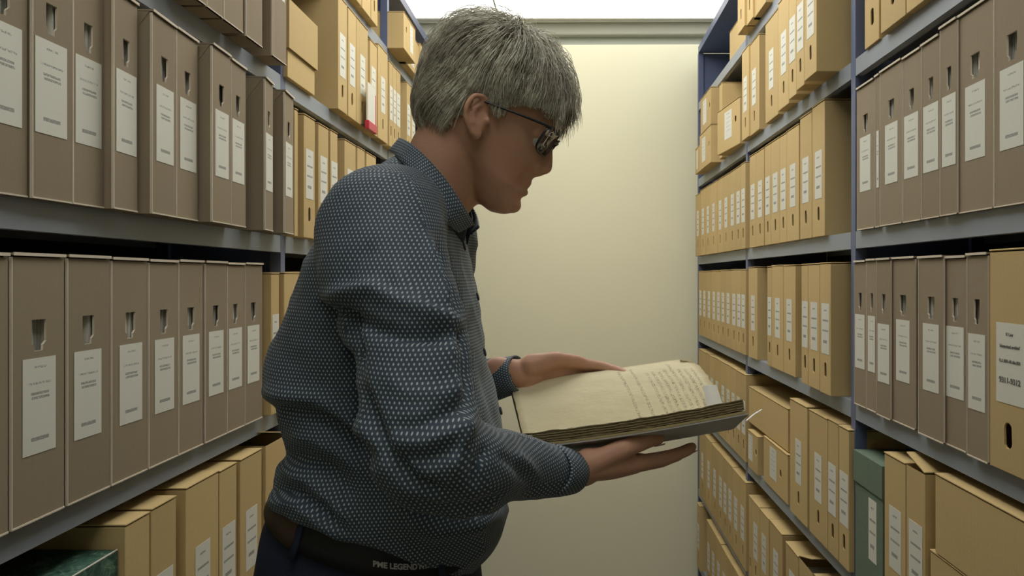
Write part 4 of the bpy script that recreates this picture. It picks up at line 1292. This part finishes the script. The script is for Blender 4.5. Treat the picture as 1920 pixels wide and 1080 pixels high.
# --- hair
bmH = bmesh.new(); loft(bmH, head_rings(levels=60)); bmesh.ops.recalc_face_normals(bmH, faces=bmH.faces)
bvh = BVHTree.FromBMesh(bmH)
HAIRLINE = [(1049,205),(1020,200),(985,196),(955,199),(941,219),(931,217),(921,196),(905,178),(886,177),(871,194),(864,220),(852,240),(828,253),(800,252),(784,235)]
HP = [fu(*HAIRLINE[0])] + [(lambda d: (float(d @ FWD), float(d @ UPV)))((np.array(W(q[0], q[1], 0.868)) - HO) * np.array((1, 0, 1))) for q in HAIRLINE[1:]]
def hair_low(f):
    """lowest u of hair at this f (side view)"""
    fs = sorted(HP, key=lambda q: q[0])
    return interp(f, [q[0] for q in fs], [q[1] for q in fs])
def sd(p):
    d = np.array(p) - HO
    return float(d @ FWD), float(d @ UPV), -float(d[1])
hrnd = random.Random(3)
SRC = fu(1010, 20)
def strands(count, seed, length=(0.045, 0.085), rad=0.00055, lift=(0.004, 0.014), mindrop=0.0):
    r = random.Random(seed); out = []
    tries = 0
    while len(out) < count and tries < count * 20:
        tries += 1
        # random direction from the head centre
        z = r.uniform(-0.35, 1); a = r.uniform(0, 2 * math.pi); q = math.sqrt(1 - z * z)
        d = FWD * q * math.cos(a) + np.array((0, -1, 0)) * q * math.sin(a) + UPV * z
        if d[1] > 0 and r.random() < 0.45: continue
        o = hw(-0.005, 0.035)
        hit = bvh.ray_cast(Vector(o + d * 0.3), Vector(-d))
        if hit[0] is None: continue
        p = np.array(hit[0]); f, u, l = sd(p)
        if u < hair_low(f) + 0.004: continue
        if f > HP[0][0] - 0.004 and u < HP[0][1] + 0.012: continue
        L = r.uniform(*length); step = L / 9
        lf = r.uniform(*lift)
        wob = Vector((r.uniform(-1, 1), r.uniform(-1, 1), r.uniform(-1, 1))) * 0.10
        clump = noise.noise_vector(Vector(p) * 28) * 0.75 + noise.noise_vector(Vector(p) * 80) * 0.25
        pts = [p]; pos = p.copy(); free = False; vel = None
        for k in range(1, 10):
            f, u, l = sd(pos)
            df, du = f - SRC[0], u - SRC[1]
            # sweep: behind the source hair runs back and down, in front it runs forward and down
            dirv = FWD * (df * 1.0 + (0.006 if df > 0 else -0.012)) + UPV * (du * 0.9 - 0.012)
            dirv = dirv + np.array((0, -1, 0)) * (0.22 * l + (0.010 if l > 0.01 else 0.0))
            if df < -0.02: dirv = dirv - FWD * 0.018
            if u > 0.03: dirv = dirv + np.array((0, 0, -0.01))
            dirv = dirv / (np.linalg.norm(dirv) + 1e-9) + np.array(wob) + np.array(clump) * 0.75
            near_ = bvh.find_nearest(Vector(pos))
            nn = np.array(near_[1]); sp = np.array(near_[0])
            if (pos - sp) @ nn < 0: nn = nn
            fr = f > HP[0][0] + 0.000 and u < 0.075 and abs(l) < 0.050
            if (f > HP[0][0] - 0.02 and u < 0.020) or (abs(l) > 0.045 and f > HP[0][0] - 0.012 and u < 0.040): break
            if fr: free = True
            if free:
                dirv = dirv * 0.75 + np.array((0.05, 0, -1.0)) * 0.42 - FWD * 0.05 * k
                dirv /= np.linalg.norm(dirv)
                pos = pos + dirv * step * 0.60
                d2 = bvh.find_nearest(Vector(pos)); s2 = np.array(d2[0]); n2 = np.array(d2[1])
                if (pos - s2) @ n2 < 0.003: pos = s2 + n2 * 0.003
            else:
                dirv = dirv - nn * (dirv @ nn); dirv /= (np.linalg.norm(dirv) + 1e-9)
                pos = pos + dirv * step
                n_ = bvh.find_nearest(Vector(pos)); s2 = np.array(n_[0]); n2 = np.array(n_[1])
                t = k / 9
                top = 1.0 + 1.1 * max(0, min(1, (u - 0.02) / 0.07))
                off = 0.0015 + lf * top * (math.sin(min(1, t * 1.5) * math.pi / 2)) * (1 - 0.35 * t)
                pos = s2 + n2 * off
                f2, u2, l2 = sd(pos)
                if u2 < hair_low(f2) - 0.006 and f2 < HP[0][0] - 0.01: break
            pts.append(pos.copy())
        if len(pts) > 3: out.append(pts)
    return out
def hair_curve(name, sets, parent, mat='hair'):
    cu = bpy.data.curves.new(name, 'CURVE'); cu.dimensions = '3D'; cu.bevel_depth = 1.0; cu.bevel_resolution = 0; cu.resolution_u = 1
    for pts_list, rad in sets:
        for pts in pts_list:
            sp = cu.splines.new('POLY'); sp.points.add(len(pts) - 1); sp.use_smooth = True
            n = len(pts)
            for i, p in enumerate(pts):
                sp.points[i].co = (p[0], p[1], p[2], 1); sp.points[i].radius = rad * (1.0 - 0.75 * (i / (n - 1)) ** 1.5)
    tmp = bpy.data.objects.new(name, cu); COL.objects.link(tmp)
    dg = bpy.context.evaluated_depsgraph_get()
    me_ = bpy.data.meshes.new_from_object(tmp.evaluated_get(dg)); me_.name = name
    bpy.data.objects.remove(tmp)
    for p in me_.polygons: p.use_smooth = True
    me_.materials.clear(); me_.materials.append(M[mat])
    return link(bpy.data.objects.new(name, me_), parent)
# under-layer: a close cap following the scalp
bm = bmesh.new()
rings = head_rings(n=72, levels=60, grow=0.0035)
vr = loft(bm, rings, cap=True)
dele = []
for f in bm.faces:
    c = f.calc_center_median(); a, u, l = sd(c)
    if u < hair_low(a) or (a > HP[0][0] - 0.002 and u < HP[0][1] + 0.008): dele.append(f)
bmesh.ops.delete(bm, geom=dele, context='FACES')
hair = obj('hair', bm, M['hair'], person, smooth=True)
hair.modifiers.new('s', 'SOLIDIFY').thickness = 0.003
hair['label'] = 'tousled grey hair falling over the forehead'
S1 = strands(8500, 11, (0.050, 0.085), lift=(0.004, 0.0115))
S2 = strands(2400, 12, (0.055, 0.095), lift=(0.008, 0.0165))
def tone_of(pts):
    q = Vector(pts[0]) * 38; v = noise.noise(q) + hrnd.uniform(-0.45, 0.45)
    return 'hair_light' if v > 0.02 else ('hair' if v > -0.32 else 'hair_dark')
for mt in ('hair_light', 'hair', 'hair_dark'):
    A = [p for p in S1 if tone_of(p) == mt]; B = [p for p in S2 if tone_of(p) == mt]
    hair_curve('hair_strands', [(A, 0.00058), (B, 0.00045)], hair, mt)
# eyebrows
bm = bmesh.new()
for s in (-1, 1):
    for i in range(60):
        t = hrnd.random(); l = s * (0.014 + 0.036 * t); u = 0.030 + 0.004 * math.sin(t * 3) + hrnd.uniform(-0.002, 0.002)
        a = bvh.ray_cast(Vector(hw(0.3, u, l)), Vector(-FWD))
        if a[0] is None: continue
        p = np.array(a[0]) + FWD * 0.006
        tube(bm, [p, p + UPV * 0.002 + np.array((0, -s, 0)) * 0.004 - FWD * 0.001, p + np.array((0, -s, 0)) * 0.008 - FWD * 0.003], [0.0003, 0.0003, 0.00012], seg=4, n=1, caps=False)
obj('eyebrows', bm, M['hair'], person)

belt_text('PME LEGEND NY', -1.08, ZC - 0.3005, 0.0086)
# ---------------------------------------------------------------- the old open book
def page_mat():
    m, nt, b = newmat('aged_paper_with_handwriting')
    uv = coord(nt, 'UV')
    sp = nt.nodes.new('ShaderNodeSeparateXYZ'); nt.links.new(uv, sp.inputs[0])
    n1 = noise_tex(nt, 5, 5, 0.6, uv); n2 = noise_tex(nt, 60, 3, 0.6, uv)
    f = math_(nt, 'ADD', math_(nt, 'MULTIPLY', n1.outputs[0], 0.75), math_(nt, 'MULTIPLY', n2.outputs[0], 0.25))
    paper = mixc(nt, f, (0.60, 0.53, 0.335), (0.78, 0.72, 0.50))
    # browned edges
    eu = math_(nt, 'MINIMUM', sp.outputs[0], math_(nt, 'SUBTRACT', 1.0, sp.outputs[0]))
    ev = math_(nt, 'MINIMUM', sp.outputs[1], math_(nt, 'SUBTRACT', 1.0, sp.outputs[1]))
    e = math_(nt, 'ADD', math_(nt, 'MINIMUM', eu, ev), math_(nt, 'MULTIPLY', math_(nt, 'SUBTRACT', n1.outputs[0], 0.5), 0.03))
    mr = N(nt, 'ShaderNodeMapRange', inp={'From Min': 0.0, 'From Max': 0.035, 'To Min': 0.55, 'To Max': 0.0}); nt.links.new(e, mr.inputs[0])
    paper = mixc(nt, mr.outputs[0], paper, (0.34, 0.25, 0.11))
    # handwriting: lines run across the page (v), stacked along u
    wob = noise_tex(nt, 7, 2, 0.5, uv)
    u2 = math_(nt, 'ADD', sp.outputs[0], math_(nt, 'MULTIPLY', math_(nt, 'SUBTRACT', wob.outputs[0], 0.5), 0.012))
    fr = math_(nt, 'FRACT', math_(nt, 'MULTIPLY', u2, 30.0))
    line = math_(nt, 'LESS_THAN', math_(nt, 'ABSOLUTE', math_(nt, 'SUBTRACT', fr, 0.5)), 0.24)
    mp = nt.nodes.new('ShaderNodeMapping'); mp.inputs['Scale'].default_value = (110, 85, 1); nt.links.new(uv, mp.inputs[0])
    sc = noise_tex(nt, 1.0, 3, 0.7, mp.outputs[0], 1.0)
    ink = math_(nt, 'GREATER_THAN', sc.outputs[0], 0.515)
    rowr = nt.nodes.new('ShaderNodeTexWhiteNoise'); rowr.noise_dimensions = '1D'
    nt.links.new(math_(nt, 'FLOOR', math_(nt, 'MULTIPLY', u2, 30.0)), rowr.inputs['W'])
    keep = math_(nt, 'GREATER_THAN', rowr.outputs[0], 0.12)
    end_ = math_(nt, 'LESS_THAN', sp.outputs[1], math_(nt, 'MULTIPLY_ADD', rowr.outputs[0], 0.30, 0.66))
    st_ = math_(nt, 'GREATER_THAN', sp.outputs[1], 0.06)
    reg = math_(nt, 'MULTIPLY', math_(nt, 'GREATER_THAN', sp.outputs[0], 0.57), math_(nt, 'LESS_THAN', sp.outputs[0], 0.955))
    k = ink
    for q in (line, keep, end_, st_, reg): k = math_(nt, 'MULTIPLY', k, q)
    fade = noise_tex(nt, 9, 2, 0.5, uv)
    k = math_(nt, 'MULTIPLY', k, math_(nt, 'MULTIPLY_ADD', fade.outputs[0], 1.0, 0.02))
    nt.links.new(mixc(nt, k, paper, (0.13, 0.10, 0.06)), b.inputs['Base Color'])
    b.inputs['Roughness'].default_value = 0.8; b.inputs['Specular IOR Level'].default_value = 0.2
    bump(nt, b, n1.outputs[0], 0.4, 0.003)
    return m
M['page'] = page_mat()
def edge_mat():
    m, nt, b = newmat('ragged_page_edges')
    v = coord(nt, 'Object', (14, 30, 620))
    n = noise_tex(nt, 1.0, 4, 0.7, v, 0.6); n2 = noise_tex(nt, 24, 4, 0.6, coord(nt))
    f = math_(nt, 'ADD', math_(nt, 'MULTIPLY', n.outputs[0], 0.6), math_(nt, 'MULTIPLY', n2.outputs[0], 0.4))
    nt.links.new(mixc(nt, f, (0.18, 0.135, 0.065), (0.60, 0.50, 0.30)), b.inputs['Base Color'])
    b.inputs['Roughness'].default_value = 0.9
    bump(nt, b, n.outputs[0], 0.8, 0.002)
    return m
M['edges'] = edge_mat()
M['cover'] = plain('pale_grey_card_cover', (0.50, 0.485, 0.46), 0.7, 0.25, nscale=12, var=0.06)
M['vellum'] = plain('old_vellum_board', (0.42, 0.34, 0.17), 0.6, 0.3, nscale=16, var=0.2)
M['white_paper'] = plain('white_paper', (0.90, 0.91, 0.92), 0.7, 0.2, nscale=20, var=0.03)

book = empty('open_book', tuple(W(1180, 845, 0.96)))
tag(book, 'old open book with yellowed handwritten pages held in both hands', 'book')
def toB(v): return Vector(v) - book.location
# corners: near half rises from the spine towards the camera, far half rises away
NL, NR = W(986, 836, 0.842), W(1396, 772, 0.842)        # bottom edge of the near fore-edge
SLp, SRp = W(990, 846, 0.975), W(1368, 788, 0.975)      # spine
FL, FR_ = W(956, 722, 1.105), W(1296, 672, 1.105)       # far edge of the far page
TH_N = 0.0150
def brnd(a, b, s): return noise.noise(Vector((a * 3.1, b * 3.1, s)))
def patch(p00, p10, p01, p11, nu, nv, fn):
    """grid from p00 (u0,v0) with displacement fn(u,v) -> Vector"""
    g = []
    for i in range(nu + 1):
        u = i / nu; r = []
        for j in range(nv + 1):
            v = j / nv
            p = (p00 * (1 - u) + p10 * u) * (1 - v) + (p01 * (1 - u) + p11 * u) * v
            r.append(p + fn(u, v))
        g.append(r)
    return g
def slab(name, top, bot, mats, parent, top_mi=0, side_mi=1, uv=True):
    bm = bmesh.new(); uvl = bm.loops.layers.uv.new('UVMap')
    nu, nv = len(top) - 1, len(top[0]) - 1
    T_ = [[bm.verts.new(toB(p)) for p in r] for r in top]; B_ = [[bm.verts.new(toB(p)) for p in r] for r in bot]
    def face(vs_, mi, uvs):
        f = bm.faces.new(vs_); f.material_index = mi
        for l, q in zip(f.loops, uvs): l[uvl].uv = q
    for i in range(nu):
        for j in range(nv):
            q = ((i, j), (i + 1, j), (i + 1, j + 1), (i, j + 1)); uvs = [(a / nu, b / nv) for a, b in q]
            face([T_[a][b] for a, b in q], top_mi, uvs); face([B_[a][b] for a, b in q][::-1], side_mi, uvs[::-1])
    for i in range(nu):
        for j in (0, nv):
            q = ((i, j), (i + 1, j)); face([T_[i][j], T_[i+1][j], B_[i+1][j], B_[i][j]], side_mi, [(i/nu, j/nv), ((i+1)/nu, j/nv), ((i+1)/nu, j/nv), (i/nu, j/nv)])
    for j in range(nv):
        for i in (0, nu):
            face([T_[i][j], T_[i][j+1], B_[i][j+1], B_[i][j]], side_mi, [(i/nu, j/nv), (i/nu, (j+1)/nv), (i/nu, (j+1)/nv), (i/nu, j/nv)])
    return obj(name, bm, mats, parent, smooth=False)
up = Vector((-0.14, 0, 1)).normalized()
zero = Vector((0, 0, 0))
# near page block
def near_top(u, v):
    thick = TH_N * (0.85 + 0.25 * math.sin(math.pi * v)) + 0.0022 * noise.noise(Vector((u * 26, v * 5, 3)))
    rag = -0.0022 * abs(noise.noise(Vector((u * 30, 1, 2)))) if v == 0 else 0
    sag = -0.004 * math.sin(math.pi * u)
    if u < 0.04: thick *= 0.75
    return up * (thick + sag + 0.002) + Vector((0, -rag, 0))
def near_bot(u, v):
    return up * (0.0022 - 0.003 * math.sin(math.pi * u))
top = patch(NL, NR, SLp, SRp, 60, 10, near_top); bot = patch(NL, NR, SLp, SRp, 60, 10, near_bot)
# layered, ragged fore-edge: push alternate rows of the fore-edge in and out with several thin sheets
slab('page_block', top, bot, [M['page'], M['edges']], book)
for k in range(5):
    h = 0.003 + k * 0.0030
    def ft(u, v, h=h, k=k): return up * (h + 0.0007 + 0.0012 * noise.noise(Vector((u * 12, k, 1))) - 0.0035 * math.sin(math.pi * u)) + Vector((0, (-0.0030 - 0.0028 * noise.noise(Vector((u * 26, k * 3.0, 5)))) if v == 0 else 0, 0))
    def fb(u, v, h=h, k=k): return ft(u, v) - up * 0.0009
    a = patch(NL, NR, NL.lerp(SLp, 0.2), NR.lerp(SRp, 0.2), 70, 2, ft); b_ = patch(NL, NR, NL.lerp(SLp, 0.2), NR.lerp(SRp, 0.2), 70, 2, fb)
    slab('page_edge', a, b_, [M['edges'], M['edges']], book)
# vellum board and pale outer wrapper under the near half
def off(d): return lambda u, v: up * d
e = 0.006
X_ = (NR - NL).normalized()
def board(d0, d1, name, mats, ex=0.003, ey=0.004, bow=0.0):
    n0, n1, s0, s1 = NL - X_ * ex + Vector((0, -ey, 0)), NR + X_ * ex + Vector((0, -ey, 0)), SLp - X_ * ex, SRp + X_ * ex
    f1 = lambda u, v: up * (d1 - 0.003 * math.sin(math.pi * u) - bow * v)
    f0 = lambda u, v: up * (d0 - 0.003 * math.sin(math.pi * u) - bow * v)
    return slab(name, patch(n0, n1, s0, s1, 24, 8, f1), patch(n0, n1, s0, s1, 24, 8, f0), mats, book)
board(-0.0012, 0.0018, 'board', [M['vellum'], M['vellum']], 0.001, 0.0035)
board(-0.0030, -0.0014, 'wrapper', [M['cover'], M['cover']], 0.004, 0.004, 0.010)['label'] = 'pale grey card wrapper'
# wrapper under the spine and the far half
def far_fn(d, curve=0.010):
    return lambda u, v: up * (d + curve * math.sin(math.pi * min(1, v * 1.0)) * 0.8 - 0.003 * math.sin(math.pi * u))
S2L, S2R = SLp + Vector((-0.004, 0.012, 0)), SRp + Vector((0.004, 0.012, 0))
slab('wrapper', patch(SLp - up*0.012, SRp - up*0.012, S2L - up * 0.012, S2R - up * 0.012, 12, 3, off(0.0)), patch(SLp - up*0.012, SRp - up*0.012, S2L - up * 0.012, S2R - up * 0.012, 12, 3, off(-0.0015)), [M['cover'], M['cover']], book)
slab('wrapper', patch(S2L, S2R, FL, FR_, 24, 10, off(-0.0125)), patch(S2L, S2R, FL, FR_, 24, 10, off(-0.0140)), [M['cover'], M['cover']], book)
# far block and its top leaf with handwriting
def ft_(u, v): return up * (0.0 + 0.012 * math.sin(math.pi * min(1, v)) + 0.0016 * noise.noise(Vector((u * 5, v * 4, 8))))
def fb_(u, v): return up * -0.0122
slab('page_block', patch(S2L, S2R, FL, FR_, 40, 16, lambda u, v: ft_(u, v) - up * 0.0012), patch(S2L, S2R, FL, FR_, 40, 16, fb_), [M['edges'], M['edges']], book)
def leaf(u, v):
    # rounded worn corner at the far right, slightly lifted leaf
    c = Vector((0, 0, 0))
    k = max(0, u - 0.90) / 0.10 * max(0, v - 0.72) / 0.28
    return ft_(u, v) + up * (0.0010 + 0.001 * v) - X_ * (0.020 * k * k) - Vector((0, 0.010 * k * k, 0)) + Vector((0, 0.0012 * noise.noise(Vector((u * 20, v * 9, 4))) if v > 0.95 else 0, 0)) + X_ * (0.0016 * noise.noise(Vector((v * 14, 3, 4))) if u in (0.0, 1.0) else 0)
lt = patch(S2L, S2R, FL, FR_, 60, 24, leaf)
slab('handwritten_leaf', lt, [[p - up * 0.0005 for p in r] for r in lt], [M['page'], M['page']], book)['label'] = 'yellowed leaf covered in brown handwriting'
# loose white sheet sticking out of the right end
w0, w1 = W(1326, 800, 0.99), W(1356, 792, 0.99); w2, w3 = W(1317, 724, 1.00), W(1343, 722, 1.00)
def wf(u, v): return Vector((0.003 * math.sin(v * 3), 0.004 * math.sin(u * 3.0), 0.0))
wt = patch(w0, w1, w2, w3, 10, 10, wf)
slab('loose_sheet', wt, [[p + Vector((0, 0.0006, 0)) for p in r] for r in wt], [M['white_paper'], M['white_paper']], book)['label'] = 'loose white sheet between the pages'
# white ribbon tip
bm = bmesh.new()
pa, pb = W(1398, 790, 0.86), W(1428, 768, 0.90)
tube(bm, [toB(pa), toB((pa + pb) / 2 + Vector((0, 0, 0.001))), toB(pb)], [0.0012, 0.0012, 0.0010], seg=8, flat=0.5)
obj('tie_ribbon', bm, M['white_paper'], book, smooth=True)
